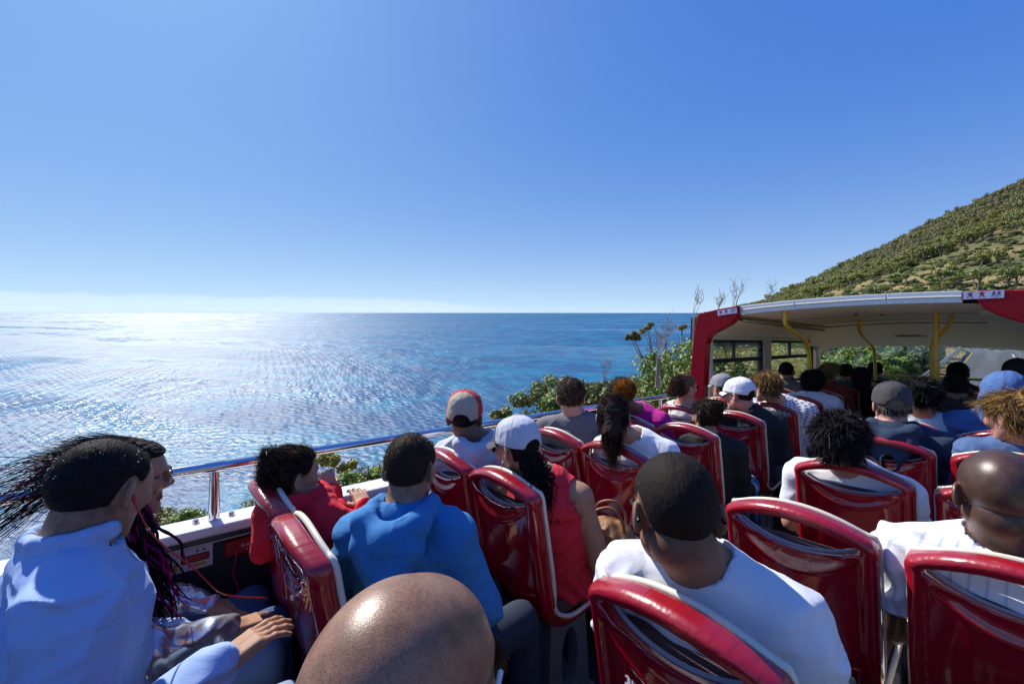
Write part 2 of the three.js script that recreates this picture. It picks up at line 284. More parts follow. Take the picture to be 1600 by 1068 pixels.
function bushProto(seed, rad, hgt, tone, blobN, per, size) {
  reseed(seed); const g = new THREE.Group(), blobs = [];
  for (let q = 0; q < blobN; q++) { const a = rr(0, 6.283), r = rad * Math.sqrt(rnd()) * 0.85, y = hgt * (0.22 + 0.62 * rnd() * (1 - 0.55 * (r / rad) ** 2)); blobs.push([Math.cos(a) * r, y, Math.sin(a) * r, rad * rr(0.16, 0.34)]); }
  part(g, 'foliage', leafCloud(blobs, per, size, tone), leafMat);
  part(g, 'stem', merge(blobs.slice(0, 9).map(b => taperTube([[0, -0.3, 0], [b[0] * 0.4 + rr(-0.1, 0.1), b[1] * 0.45, b[2] * 0.4], [b[0], b[1], b[2]]], [0.035 * rad, 0.02 * rad, 0.006 * rad], 6, 5))), barkMat);
  return g;
}
const protos = {
  lush: bushProto(101, 1, 1.15, [0.19, 0.30, 0.025], 44, 95, 0.085),
  olive: bushProto(102, 1, 1.05, [0.18, 0.21, 0.04], 40, 90, 0.07),
  grey: bushProto(103, 1, 0.9, [0.2, 0.21, 0.085], 34, 90, 0.06),
  dark: bushProto(104, 1, 1.25, [0.10, 0.17, 0.028], 44, 95, 0.08),
  bank: bushProto(106, 2, 2.5, [0.18, 0.26, 0.028], 130, 170, 0.062), bankOlive: bushProto(107, 2, 2.2, [0.17, 0.20, 0.045], 130, 170, 0.056),
  dry: bushProto(105, 1, 0.7, [0.24, 0.19, 0.075], 30, 80, 0.055),
};
function bush(kind, x, zf, s, sy, name, label, category, group, dy = 0) {
  const o = protos[kind].clone(); o.position.set(x, groundY(x, zf) - 0.1 + dy, -zf); o.rotation.y = rr(0, 6.28); o.scale.set(s, s * sy, s * rr(0.9, 1.1));
  return top(o, name, label, category, group);
}
reseed(900);
// low scrub covering the verge above the sea
for (let q = 0, tries = 0; q < 150 && tries < 2000; tries++) {
  const zf = rr(-5, 44), e = edgeX(zf), x = e + rr(-3.5, 3.2 + zf * 0.06); if (x > -5.2) continue;
  bush(['olive', 'grey', 'olive', 'lush', 'dry'][q % 5], x, zf, rr(0.55, 1.0) + zf * 0.004, rr(0.7, 0.95), 'coastal_shrub', 'low scrubby coastal shrub on the verge above the sea', 'shrub', 'low scrub on the seaward verge'); q++;
}
for (const [u, v, d, sc, k] of [[235, 835, 8.4, 0.5, 'olive'], [285, 838, 8.0, 0.42, 'lush'], [400, 806, 9.0, 0.34, 'olive'], [540, 775, 12.5, 0.62, 'lush'], [578, 768, 13.2, 0.7, 'olive'], [612, 762, 13.4, 0.75, 'lush'], [500, 785, 12, 0.45, 'grey'], [560, 782, 11.5, 0.4, 'grey'], [650, 740, 14, 0.7, 'olive'], [700, 722, 14.5, 0.7, 'lush'], [745, 705, 15, 0.75, 'olive'], [790, 690, 15.5, 0.8, 'grey'], [830, 680, 15.5, 0.9, 'olive'], [880, 660, 16, 1.0, 'lush'], [925, 640, 16.5, 1.2, 'olive']]) { const p = at(u, v, d), o = protos[k].clone(); o.position.copy(p); o.rotation.y = rr(0, 6.28); o.scale.set(sc, sc, sc); top(o, 'coastal_shrub', 'low scrubby coastal shrub on the verge above the sea', 'shrub', 'low scrub on the seaward verge'); }
// taller bushes that rise towards the front of the bus
for (const [x, zf, s, sy, k, l] of [
  [-7.4, 15.6, 1.2, 1.5, 'bank', 'tall bright leafy bush touching the red canopy post'], [-9.3, 16.6, 1.1, 1.25, 'bankOlive', 'olive green bush left of the tall leafy bush by the canopy'],
  [-11.3, 17.8, 1.05, 1.0, 'bankOlive', 'rounded olive bush above the orange haired person'], [-9.0, 13.4, 0.85, 1.0, 'bank', 'bright green bush behind the woman with the small bun'],
  [-13.2, 19.5, 1.0, 0.85, 'bank', 'sunlit green bush at the cliff edge beside the blue water'], [-6.6, 12.4, 0.8, 1.0, 'bankOlive', 'green bush just outside the front side window'],
  [-12.6, 16.6, 0.9, 0.85, 'bank', 'low bright bush to the right of the man in grey'], [-10.6, 14.6, 0.85, 0.85, 'bankOlive', 'olive bush behind the rail beside the magenta top'], [-14.6, 18.2, 0.8, 0.75, 'bankOlive', 'bush beyond the rail behind the man in grey'],
  [-6.2, 17.6, 1.2, 1.3, 'bankOlive', 'dusty olive bush behind the first canopy window'], [-5.9, 21, 1.1, 1.2, 'bank', 'green bush behind the second canopy window']]) bush(k, x, zf, s, sy, 'leafy_bush', l, 'bush', 'bushes beside the front of the bus');
for (let q = 0; q < 46; q++) { const zf = 18 + q * 0.95 + rr(-1, 1), x = -3.9 - Math.pow(rnd(), 1.3) * (5 + zf * 0.10) - 1.2; bush(['lush', 'lush', 'olive', 'lush', 'dark', 'grey'][q % 6], x, zf, rr(1.2, 2.3), rr(0.85, 1.2), 'roadside_bush', 'sunlit green bush beside the road seen through the windscreen', 'bush', 'bushes along the left of the road'); }
for (let q = 0; q < 14; q++) { const zf = 58 + q * 2.2, x = -9 - q * 1.6 + rr(-3, 3); bush(['dark', 'lush'][q % 2], x, zf, rr(2, 3.4), 1.1, 'roadside_bush', 'sunlit green bush beside the road seen through the windscreen', 'bush', 'bushes along the left of the road'); }
for (let q = 0; q < 26; q++) { const zf = rr(16, 50), x = -4.4 - rr(0, 1.2); bush('dry', x, zf, rr(0.45, 0.8), 0.8, 'dry_tuft', 'dry straw coloured tuft at the road edge', 'grass tuft', 'dry tufts at the road edge'); }
// small wind-bent trees on the slope below
function smallTree(u, v, d, h, crown, tone, label, lean = 0.2, dense = 70) {
  const p = at(u, v, d), g = new THREE.Group(); g.position.copy(p); const base = [-lean * h, -h, 0.1 * h];
  const blobs = crown.map(([x, y, r]) => [x, y, rr(-0.3, 0.3) * r * 2, r]);
  part(g, 'trunk', merge([taperTube([base, [-lean * 0.5 * h, -h * 0.5, 0.1], [0, -0.1, 0]], [0.07, 0.05, 0.02], 8, 6)].concat(blobs.map(b => taperTube([[-lean * 0.45 * h, -h * 0.45, 0.05], [b[0] * 0.6, b[1] - b[3] * 1.1, b[2] * 0.6], [b[0], b[1], b[2]]], [0.035, 0.022, 0.008], 7, 5)))), deadMat);
  part(g, 'crown', leafCloud(blobs.flatMap(b => [0, 1, 2, 3, 4, 5, 6].map(() => [b[0] + rr(-1.0, 1.0) * b[3], b[1] + rr(-0.5, 0.4) * b[3], b[2] + rr(-0.7, 0.7) * b[3], b[3] * 0.6])), dense * 1.4, 0.062, tone), leafMat);
  g.rotation.y = YAW; return top(g, 'wind_bent_tree', label, 'tree');
}
reseed(77);
smallTree(523, 722, 14, 3.2, [[-0.42, 0.1, 0.28], [-0.1, 0.12, 0.26], [0.42, -0.12, 0.26]], [0.28, 0.30, 0.035], 'small wind bent tree with two crowns seen past the red fleece');
smallTree(838, 632, 17, 3.0, [[-0.8, 0.15, 0.36], [-0.2, 0.4, 0.45], [0.5, 0.35, 0.5], [1.1, 0.05, 0.4]], [0.22, 0.26, 0.04], 'spreading coastal tree left of the man in the grey shirt', 0.1);
smallTree(858, 606, 18, 3.6, [[-0.2, 0.0, 0.4], [0.4, 0.25, 0.5], [1.0, 0.0, 0.45]], [0.22, 0.26, 0.04], 'coastal tree directly behind the man in the grey shirt', 0.1);
smallTree(780, 648, 16, 2.4, [[0, 0, 0.25], [0.4, 0.12, 0.28]], [0.21, 0.24, 0.04], 'short coastal tree just above the rail beside the trucker cap', 0.1);
smallTree(990, 525, 17, 3.2, [[-0.12, -0.03, 0.13], [0.1, 0.06, 0.15], [0.18, -0.1, 0.1]], [0.30, 0.27, 0.06], 'thin tree with one round tuft against the sea', -0.45, 60);
smallTree(1012, 512, 18, 3.4, [[0.14, 0.12, 0.10], [0.02, 0.0, 0.10], [-0.16, -0.13, 0.11]], [0.32, 0.30, 0.07], 'thin tree with a narrow slanting tuft against the sea', -0.2, 60);
smallTree(1066, 511, 19, 2.6, [[-0.06, 0, 0.09], [0.07, 0.03, 0.08]], [0.34, 0.28, 0.07], 'thin stem with a tiny tuft beside the canopy', 0.05, 55);
function bareShrub(u, v, d, h, n, label) {
  const p = at(u, v, d), g = new THREE.Group(), list = []; g.position.copy(p);
  for (let q = 0; q < n; q++) {
    const a = rr(-0.5, 0.5), b = rr(-0.4, 0.4), L = h * rr(0.6, 1), e = [a * L * 0.55 + 0.15 * L, L, b * L * 0.5], m = [a * L * 0.2, L * 0.5, b * L * 0.2];
    list.push(taperTube([[rr(-0.1, 0.1), -0.6, 0], m, e], [0.022, 0.014, 0.004], 8, 5));
    for (let w = 0; w < 4; w++) { const t = rr(0.4, 0.9), s = [m[0] + (e[0] - m[0]) * t, m[1] + (e[1] - m[1]) * t, m[2] + (e[2] - m[2]) * t]; list.push(taperTube([s, [s[0] + rr(-0.2, 0.2), s[1] + 0.18, s[2] + rr(-0.1, 0.1)], [s[0] + rr(-0.3, 0.35), s[1] + rr(0.3, 0.55), s[2] + rr(-0.15, 0.15)]], [0.008, 0.006, 0.003], 4, 4)); }
  }
  part(g, 'twigs', merge(list), deadMat); g.rotation.y = YAW; return top(g, 'bare_shrub', label, 'shrub');
}
bareShrub(1040, 545, 17, 1.3, 6, 'bare grey twigs standing against the sea left of the canopy');
bareShrub(1085, 520, 16, 1.9, 4, 'tall bare stem rising just left of the red canopy corner');
bareShrub(1122, 500, 17, 1.0, 5, 'bare twigs showing above the left end of the canopy roof');
bareShrub(1148, 492, 17, 1.3, 5, 'taller bare twigs above the canopy roof edge');
bareShrub(1205, 476, 18, 0.9, 3, 'few thin twigs where roof edge meets the hillside');
bareShrub(945, 598, 19, 1.0, 5, 'bare twigs against the water above the orange hair');
bareShrub(1030, 575, 13, 1.2, 6, 'pale bare twigs among the bushes near the front window');
// wooded upper slope
function hillTreeProto(seed, tone, pale) {
  reseed(seed); const g = new THREE.Group(), blobs = [];
  for (let q = 0; q < 13; q++) { const a = rr(0, 6.28), r = 1.9 * Math.sqrt(rnd()); blobs.push([Math.cos(a) * r, 3.6 + rr(-0.5, 1.2) - r * 0.2, Math.sin(a) * r, rr(0.6, 1.1)]); }
  part(g, 'crown', leafCloud(blobs, 44, 0.34, tone, 1.5), leafMat);
  part(g, 'trunk', merge(blobs.slice(0, pale ? 9 : 5).map(b => taperTube([[0, -0.8, 0], [b[0] * 0.3, 1.6, b[2] * 0.3], [b[0], b[1] + (pale ? 0.9 : 0), b[2]]], [0.2, 0.13, 0.04], 4, 5))), pale ? deadMat : barkMat);
  return g;
}
const hillTrees = [hillTreeProto(201, [0.22, 0.26, 0.035]), hillTreeProto(202, [0.16, 0.215, 0.03]), hillTreeProto(203, [0.26, 0.28, 0.04]), hillTreeProto(204, [0.21, 0.22, 0.06], true)];
{
  reseed(4242); const spots = [];
  for (let q = 0; q < 16000 && spots.length < 2600; q++) {
    const t = rr(0.02, 0.98), s = rr(0.22, 1.0), p = hillPoint(t, s);
    const lineS = 0.60 + 0.03 * Math.sin(t * 21) + 0.05 * fbm(t * 12, 1, 3, 3);           // the wood ends at a slanting track
    if (s < lineS && !(s < lineS - 0.10 && rnd() < 0.015)) continue;
    if (spots.some(o => (o.p.x - p.x) ** 2 + (o.p.z - p.z) ** 2 < 4.5)) continue;
    const upper = smooth(lineS + 0.06, lineS + 0.2, s) * smooth(0.30, 0.5, t), pale = rnd() < 0.75 * upper;
    spots.push({ p, s, near: p.length(), k: pale ? 3 : Math.floor(rnd() * 3), sc: rr(0.45, 0.85) + 0.6 * rnd() * rnd() });
  }
  spots.sort((a, b) => a.near - b.near);
  const solo = spots.filter(o => { const c = o.p.clone().applyMatrix4(new THREE.Matrix4().makeRotationFromEuler(new THREE.Euler(PITCH, YAW, 0, 'YXZ')).invert()); return c.z < 0 && Math.abs(c.x / c.z) < 1.28; }).slice(0, 90);
  for (const o of solo) { const c = hillTrees[o.k].clone(); c.position.copy(o.p); c.rotation.y = rr(0, 6.28); c.scale.setScalar(o.sc); top(c, 'hillside_tree', 'small bushy tree at the lower edge of the hillside wood', 'tree', 'trees at the lower edge of the hillside wood'); o.done = true; }
  const rest = spots.filter(o => !o.done), M = new THREE.Matrix4(), Q = new THREE.Quaternion(), wood = new THREE.Group();
  hillTrees.forEach((h, k) => {
    const mine = rest.filter(o => o.k === k); if (!mine.length) return;
    for (const c of h.children) { const im = new THREE.InstancedMesh(c.geometry, c.material, mine.length); im.name = c.name === 'crown' ? 'wood_foliage' : 'wood_branches'; mine.forEach((o, i) => im.setMatrixAt(i, M.compose(o.p, Q.setFromAxisAngle(V(0, 1, 0), i * 2.39), V(o.sc, o.sc, o.sc)))); im.userData.kind = 'stuff'; wood.add(im); }
  });
  top(wood, 'hillside_wood', 'dense green wood covering the upper hillside', 'wood', null, 'stuff');
  const scrubSpots = []; for (let q = 0; q < 3200; q++) { const t = rr(0.1, 0.98), s = Math.pow(rnd(), 1.2) * 0.62; scrubSpots.push([hillPoint(t, s), s]); }
  const scrub = new THREE.Group();
  ['olive', 'lush', 'grey', 'dark'].forEach((kind, k) => { const mine = scrubSpots.filter((_, i) => [0, 0, 1, 2, 3, 0, 2, 1][i % 8] === k); const c = protos[kind].children[0], im = new THREE.InstancedMesh(c.geometry, c.material, mine.length); im.name = 'scrub_foliage'; im.userData.kind = 'stuff'; mine.forEach(([p, s], i) => { const z = rr(0.35, 0.95) * (0.8 + s) * (rnd() < 0.08 ? 2 : 1); im.setMatrixAt(i, M.compose(p, Q.setFromAxisAngle(V(0, 1, 0), i * 1.7), V(z, z * 0.8, z))); }); scrub.add(im); });
  top(scrub, 'hillside_scrub', 'patchy green and brown scrub on the lower hillside', 'scrub', null, 'stuff');
}
// parked-up road furniture ahead: car, white wall, guard rail
{
  const car = new THREE.Group(), zf = 84, x = roadX(84) - 1.6; car.position.set(x, roadY(x, zf) + 0.03, -zf); car.rotation.y = 0.12;
  const paint = mat([0.012, 0.012, 0.015], 0.25, { clearcoat: 1 }), glass = mat([0.02, 0.025, 0.03], 0.08), rubber = mat([0.02, 0.02, 0.02], 0.8);
  const prof = new THREE.Shape(); prof.moveTo(-2.1, 0.35); prof.lineTo(-2.15, 0.95); prof.lineTo(-2.0, 1.05); prof.lineTo(-1.75, 1.55); prof.quadraticCurveTo(-1.5, 1.72, -0.6, 1.72); prof.quadraticCurveTo(0.3, 1.7, 0.95, 1.08); prof.lineTo(2.0, 0.92); prof.quadraticCurveTo(2.2, 0.8, 2.15, 0.35); prof.closePath();
  const bg = new THREE.ExtrudeGeometry(prof, { depth: 1.6, bevelEnabled: true, bevelSize: 0.08, bevelThickness: 0.08, bevelSegments: 2 }); bg.translate(0, 0, -0.8); bg.rotateY(Math.PI / 2);
  const body = part(car, 'body', bg, paint); part(body, 'rear_window', box(1.35, 0.42, 0.04, 0, 1.36, 1.93), glass);
  for (const s of [-1, 1]) { part(body, 'tail_light', box(0.22, 0.16, 0.05, s * 0.7, 0.95, 2.24), mat([0.35, 0.01, 0.01], 0.3)); for (const z of [-1.3, 1.35]) { const w = part(car, 'wheel', new THREE.CylinderGeometry(0.34, 0.34, 0.22, 20).rotateZ(Math.PI / 2).translate(s * 0.78, 0.34, z), rubber); part(w, 'rim', new THREE.CylinderGeometry(0.2, 0.2, 0.235, 14).rotateZ(Math.PI / 2).translate(s * 0.78, 0.34, z), mat([0.4, 0.4, 0.42], 0.35, { metalness: 0.8 })); } }
  part(body, 'number_plate', box(0.5, 0.12, 0.02, 0, 0.7, 2.25), mat([0.7, 0.7, 0.66], 0.5));
  top(car, 'car', 'dark car on the road ahead seen through the windscreen', 'car');
  const wall = new THREE.Group(), wm = mat([0.72, 0.71, 0.68], 0.8, { bumpMap: grainBump, bumpScale: 0.02 }); let n = 0;
  for (let z = 68; z < 104; z += 2.5) { const a = roadX(z) + 4.9, b = roadX(z + 2.5) + 4.9, m = part(wall, 'wall_block', rbox(0.4, 0.9, 2.46, 0.03), wm); m.position.set((a + b) / 2, roadY((a + b) / 2, z + 1.25) + 0.35, -(z + 1.25)); m.rotation.y = Math.atan2(a - b, 2.5); n++; }
  top(wall, 'roadside_wall', 'low white wall along the far side of the bend', 'wall');
  const gr = new THREE.Group(), steel = mat([0.45, 0.46, 0.47], 0.4, { metalness: 0.7 }), gp = [];
  for (let z = 24; z <= 80; z += 2) { const gx = roadX(z) - 4.0; gp.push(V(gx, roadY(gx, z) + 0.62, -z)); if (z % 4 === 0) part(gr, 'post', box(0.1, 0.75, 0.1, gx, roadY(gx, z) + 0.33, -z), steel); }
  for (const o of [-0.09, 0.09]) part(gr, 'beam', tube(gp.map(p => V(p.x + 0.08, p.y + o, p.z)), 0.07, 60, 6), steel);
  top(gr, 'guard_rail', 'curved steel guard rail at the left edge of the road', 'guard rail');
}
// ---------------------------------------------------------------- the bus (coordinates: camera height 0, z = -forward)
const BX0 = -2.08, BX1 = 0.30, BMID = (BX0 + BX1) / 2;
const redPaint = mat([0.29, 0.001, 0.010], 0.5, { specularIntensity: 0.35, roughnessMap: wearMap });
const cream = mat([0.62, 0.58, 0.48], 0.5), ceilMat = mat([0.85, 0.76, 0.58], 0.5, { bumpMap: grainBump, bumpScale: 0.0015 }), alum = mat([0.75, 0.74, 0.70], 0.35, { metalness: 0.25 });
const steelMat = mat([0.62, 0.63, 0.66], 0.13, { metalness: 1 }), navy = mat([0.012, 0.022, 0.045], 0.4), darkPanel = mat([0.012, 0.022, 0.030], 0.6, { bumpMap: grainBump, bumpScale: 0.002 });
const yellowPaint = mat([0.74, 0.43, 0.010], 0.38, { clearcoat: 0.4 }), rubberMat = mat([0.02, 0.02, 0.022], 0.85), glassPane = new THREE.MeshPhysicalMaterial({ color: 0xf2f7f4, roughness: 0.03, transmission: 1, thickness: 0, ior: 1.5 });
const bus = new THREE.Group();
{ // deck, walls, ledge, rail
  const floorTex = dataTex(256, 256, (u, v) => { const k = 26 + 16 * n256(u, v) + 10 * n32(u, v); return [k, k, k + 2]; }, true); floorTex.repeat.set(2, 2);
  part(bus, 'deck_floor', box(BX1 - BX0, 0.10, 11.6, BMID, DECK - 0.05, -2.9), mat(rgb(1, 1, 1), 0.7, { map: floorTex, bumpMap: grainBump, bumpScale: 0.003 }));
  part(bus, 'lower_body', rbox(BX1 - BX0 + 0.06, 2.05, 11.6, 0.12, BMID, DECK - 1.13, -2.9), redPaint);
  for (const x of [BX0 + 0.15, BX1 - 0.15]) for (const z of [1.4, -6.2]) { const w = part(bus, 'wheel', new THREE.CylinderGeometry(0.48, 0.48, 0.3, 28).rotateZ(Math.PI / 2).translate(x, ROADBED + 0.48, z), rubberMat); part(w, 'rim', new THREE.CylinderGeometry(0.28, 0.28, 0.32, 20).rotateZ(Math.PI / 2).translate(x, ROADBED + 0.48, z), alum); }
  for (const [s, x] of [[1, BX0], [-1, BX1]]) {
    const w = part(bus, 'side_wall', box(0.05, 0.76, 7.4, x - s * 0.035, DECK + 0.375, -0.7), redPaint);
    part(w, 'inner_panel', box(0.022, 0.75, 7.36, x + s * 0.003, DECK + 0.376, -0.7), darkPanel);
    part(w, 'trim_rail', rbox(0.05, 0.026, 7.36, 0.008, x + s * 0.018, -0.776, -0.7), navy);
    part(w, 'trim_strip', rbox(0.008, 0.010, 7.3, 0.003, x + s * 0.020, -0.795, -0.7), alum);
    part(w, 'ledge', rbox(0.15, 0.042, 7.42, 0.012, x - s * 0.012, -0.741, -0.7), mat([0.72, 0.71, 0.69], 0.45, { roughnessMap: wearMap }));
    const rx = x - s * 0.02, rail = part(bus, 'hand_rail', tube([[rx, -0.505, 3.0], [rx, -0.505, -0.5], [rx, -0.505, -4.36]], 0.021, 6, 14), steelMat);
    for (const z of [1.62, 0.0, -1.15, -2.32, -3.45]) {
      part(rail, 'post', new THREE.CylinderGeometry(0.016, 0.021, 0.22, 14).translate(rx, -0.615, -0.17 + z * 1), steelMat);
      part(rail, 'sleeve', new THREE.CylinderGeometry(0.0245, 0.0245, 0.07, 14).rotateX(Math.PI / 2).translate(rx, -0.505, -0.17 + z), steelMat);
      for (const b of [-0.06, 0.06]) part(rail, 'bolt', new THREE.CylinderGeometry(0.011, 0.013, 0.014, 6).translate(rx, -0.713, -0.17 + z + b), steelMat);
    }
  }
  part(bus, 'rear_wall', box(BX1 - BX0, 0.8, 0.05, BMID, DECK + 0.4, 2.88), redPaint);
}
const rivetGeo = new THREE.SphereGeometry(0.0045, 6, 4);
const ROOF_Z0 = -4.38, FRONT_Z = -8.55;
{ // front canopy
  const roofY = x => { const t = (x - BMID) / 1.19; return 0.385 - 0.055 * t * t - 0.04 * Math.pow(Math.abs(t), 6); };
  const sheet = (y0, mt, name, lift, zA, zB) => { // arched sheet over the front seats
    const pos = [], idx = [], nx = 28, nz = 14;
    for (let j = 0; j <= nz; j++) for (let i = 0; i <= nx; i++) {
      const x = mixn(BX0, BX1, i / nx), t = j / nz, z = mixn(zA, zB, t), drop = 0.30 * Math.pow(smooth(0.78, 1.0, t), 1.3) + 0.04 * t;
      pos.push(x, roofY(x) - drop + lift, z); if (i && j) { const q = j * (nx + 1) + i, a = q - 1, b = q - nx - 1, c = b - 1; if (y0) idx.push(c, q, b, c, a, q); else idx.push(c, b, q, c, q, a); }
    }
    return part(bus, name, geoOf(pos, null, null, idx), mt);
  };
  sheet(1, redPaint, 'roof_skin', 0.0, ROOF_Z0, FRONT_Z - 0.05);
  for (const z of [-5.6, -6.7]) { const pts = []; for (let i = 0; i <= 16; i++) { const x = mixn(BX0 + 0.2, BX1 - 0.2, i / 16), t = (z - ROOF_Z0) / (FRONT_Z + 0.02 - ROOF_Z0); pts.push(V(x, roofY(x) - 0.077 - 0.04 * t, z)); } part(bus, 'ceiling_joint', tube(pts, 0.003, 30, 5), mat([0.3, 0.27, 0.22], 0.7)); }
  const ceil = sheet(0, ceilMat, 'ceiling', -0.075, ROOF_Z0 + 0.0, FRONT_Z + 0.02);
  { const pts = []; for (let i = 0; i <= 16; i++) { const x = mixn(BX0 + 0.2, BX1 - 0.2, i / 16); pts.push(V(x, roofY(x) - 0.11, -7.55)); } part(ceil, 'ceiling_seam', tube(pts, 0.006, 30, 5), rubberMat); }
  part(ceil, 'side_seam', tube([[BX0 + 0.36, 0.243, -4.5], [BX0 + 0.36, 0.215, -6.0], [BX0 + 0.36, 0.20, -7.5]], 0.018, 10, 6), mat([0.25, 0.20, 0.15], 0.6));
  for (const [x, z] of [[-0.95, -5.3], [-0.8, -5.6], [-0.6, -6.3]]) part(ceil, 'screw_cover', new THREE.CylinderGeometry(0.016, 0.016, 0.012, 12).translate(x, roofY(x) - 0.092, z), rubberMat);
  { const e = part(ceil, 'monitor_housing', rbox(0.36, 0.10, 0.05, 0.02, -0.86, 0.145, -8.16), mat([0.45, 0.44, 0.42], 0.4)); part(e, 'monitor_face', rbox(0.25, 0.062, 0.02, 0.008, -0.88, 0.145, -8.128), mat([0.012, 0.012, 0.014], 0.2)); }
  // rear edge: three aluminium lengths, then the red corner gussets
  const edge = (x0, x1) => { const sh = new THREE.Shape(), n = 12; for (let i = 0; i <= n; i++) { const x = mixn(x0, x1, i / n); i ? sh.lineTo(x, roofY(x) + 0.006) : sh.moveTo(x, roofY(x) + 0.006); } for (let i = n; i >= 0; i--) { const x = mixn(x0, x1, i / n); sh.lineTo(x, roofY(x) - 0.068); } const g = new THREE.ExtrudeGeometry(sh, { depth: 0.07, bevelEnabled: true, bevelSize: 0.006, bevelThickness: 0.006, bevelSegments: 2 }); g.translate(0, 0, ROOF_Z0 - 0.04); return g; };
  for (const [a, b] of [[-1.668, -1.215], [-1.203, -0.60], [-0.588, -0.195]]) { const m = part(bus, 'roof_edge_strip', edge(a, b), alum); part(m, 'lip', tube([0, 1, 2, 3, 4].map(i => { const x = mixn(a, b, i / 4); return V(x, roofY(x) - 0.030, ROOF_Z0 + 0.038); }), 0.008, 10, 6), cream); }
  { const rv = []; for (let i = 0; i < 34; i++) { const x = mixn(BX0 + 0.45, BX1 - 0.5, i / 33); rv.push(x); } for (const x of rv) part(bus, 'rivet', rivetGeo, alum).position.set(x, roofY(x) - 0.052, ROOF_Z0 + 0.036); }
  const gus = [[-2.16, -0.72], [-2.15, -0.35], [-2.105, 0.13], [-2.07, 0.288], [-2.035, 0.313], [-1.85, 0.345], [-1.68, 0.363], [-1.672, 0.30], [-1.70, 0.25], [-1.76, 0.198], [-1.84, 0.155], [-1.915, 0.118], [-1.968, 0.066], [-1.99, 0.0], [-2.02, -0.5], [-2.035, -0.72]];
  for (const side of [1, -1]) {
    const sh = new THREE.Shape(gus.map(([x, y]) => new THREE.Vector2(side > 0 ? x : 2 * BMID - x, y)));
    const g = new THREE.ExtrudeGeometry(sh, { depth: 0.09, bevelEnabled: true, bevelSize: 0.008, bevelThickness: 0.012, bevelSegments: 3 }); g.translate(0, 0, ROOF_Z0 - 0.02);
    const m = part(bus, 'corner_post', g, redPaint);
    // sticker with three warning pictograms
    const cv = document.createElement('canvas'); cv.width = 240; cv.height = 72; const c = cv.getContext('2d'); c.fillStyle = '#c9cbe0'; c.fillRect(0, 0, 240, 72);
    const figure = (x, cross) => { c.strokeStyle = '#1c1020'; c.lineWidth = 6; c.beginPath(); c.arc(x, 16, 5, 0, 7); c.moveTo(x, 22); c.lineTo(x - 4, 38); c.lineTo(x - 16, 56); c.moveTo(x - 4, 38); c.lineTo(x + 10, 52); c.moveTo(x, 26); c.lineTo(x + 14, 34); c.moveTo(x, 26); c.lineTo(x - 14, 30); c.stroke(); if (cross) { c.strokeStyle = '#b01030'; c.lineWidth = 7; c.beginPath(); c.moveTo(x - 18, 12); c.lineTo(x + 18, 54); c.moveTo(x + 18, 12); c.lineTo(x - 18, 54); c.stroke(); } };
    figure(42, true); figure(112, true); c.lineWidth = 5; figure(182, false); figure(212, false); c.fillStyle = '#223'; for (const x of [24, 92, 168]) c.fillRect(x, 62, 46, 3);
    const tx = new THREE.CanvasTexture(cv); tx.colorSpace = THREE.SRGBColorSpace;
    const st = part(m, 'warning_sticker', new THREE.PlaneGeometry(0.185, 0.052), mat(rgb(1, 1, 1), 0.5, { map: tx }), 'small white sticker with three black and red warning figures');
    st.position.set(side > 0 ? -1.775 : 2 * BMID + 1.69, side > 0 ? 0.318 : 0.335, ROOF_Z0 + 0.084); st.rotation.z = side > 0 ? 0.10 : -0.02;
  }
  // side walls under the canopy with their windows
  for (const [s, x] of [[1, BX0], [-1, BX1]]) {
    const w = part(bus, 'front_side_wall', box(0.06, 1.0, 4.1, x, DECK + 0.45, -6.48), ceilMat);
    const cove = []; const ci = []; for (let i = 0; i <= 8; i++) for (let j = 0; j <= 1; j++) { const a = i / 8 * Math.PI / 2; cove.push(x + s * (0.42 - 0.40 * Math.sin(a)), mixn(0.235, 0.065, 1 - Math.cos(a)), j ? -8.4 : -4.42); if (i && j) { const q = i * 2 + 1; if (s > 0) ci.push(q - 3, q - 1, q, q - 3, q, q - 2); else ci.push(q - 3, q, q - 1, q - 3, q - 2, q); } }
    part(w, 'cove_panel', geoOf(cove, null, null, ci), ceilMat);
    part(w, 'window_header', rbox(0.075, 0.045, 4.05, 0.012, x + s * 0.005, 0.068, -6.44), cream);
    part(w, 'rear_jamb', rbox(0.07, 0.66, 0.06, 0.012, x + s * 0.05, -0.27, -4.46), cream);
    for (const [z0, z1] of [[-4.52, -6.05], [-6.32, -8.3]]) {
      const zm = (z0 + z1) / 2, L = Math.abs(z1 - z0), f = part(w, 'window', box(0.01, 0.60, L, x, -0.255, zm), glassPane);
      part(f, 'frame_bar', rbox(0.05, 0.05, L, 0.006, x, -0.19, zm), rubberMat); part(f, 'frame_bar', rbox(0.05, 0.035, L, 0.006, x, 0.030, zm), rubberMat); part(f, 'frame_bar', rbox(0.05, 0.04, L, 0.006, x, -0.55, zm), rubberMat);
      for (const z of [z0, z1]) part(f, 'frame_post', rbox(0.052, 0.58, 0.04, 0.006, x, -0.255, z), rubberMat);
      part(f, 'slider_post', box(0.04, 0.19, 0.022, x, -0.075, mixn(z0, z1, 0.45)), rubberMat); part(f, 'latch', rbox(0.03, 0.05, 0.05, 0.006, x + s * 0.03, -0.08, mixn(z0, z1, 0.93)), rubberMat);
    }
    part(w, 'pillar', rbox(0.09, 0.62, 0.24, 0.015, x + s * 0.01, -0.26, -6.185), mat([0.60, 0.54, 0.47], 0.55));
    part(w, 'front_pillar', rbox(0.12, 1.2, 0.16, 0.03, x + s * 0.03, -0.5, -8.42), cream);
  }
  const ws = part(bus, 'windscreen', box(BX1 - BX0 - 0.2, 1.0, 0.012, BMID, -0.42, FRONT_Z), glassPane);
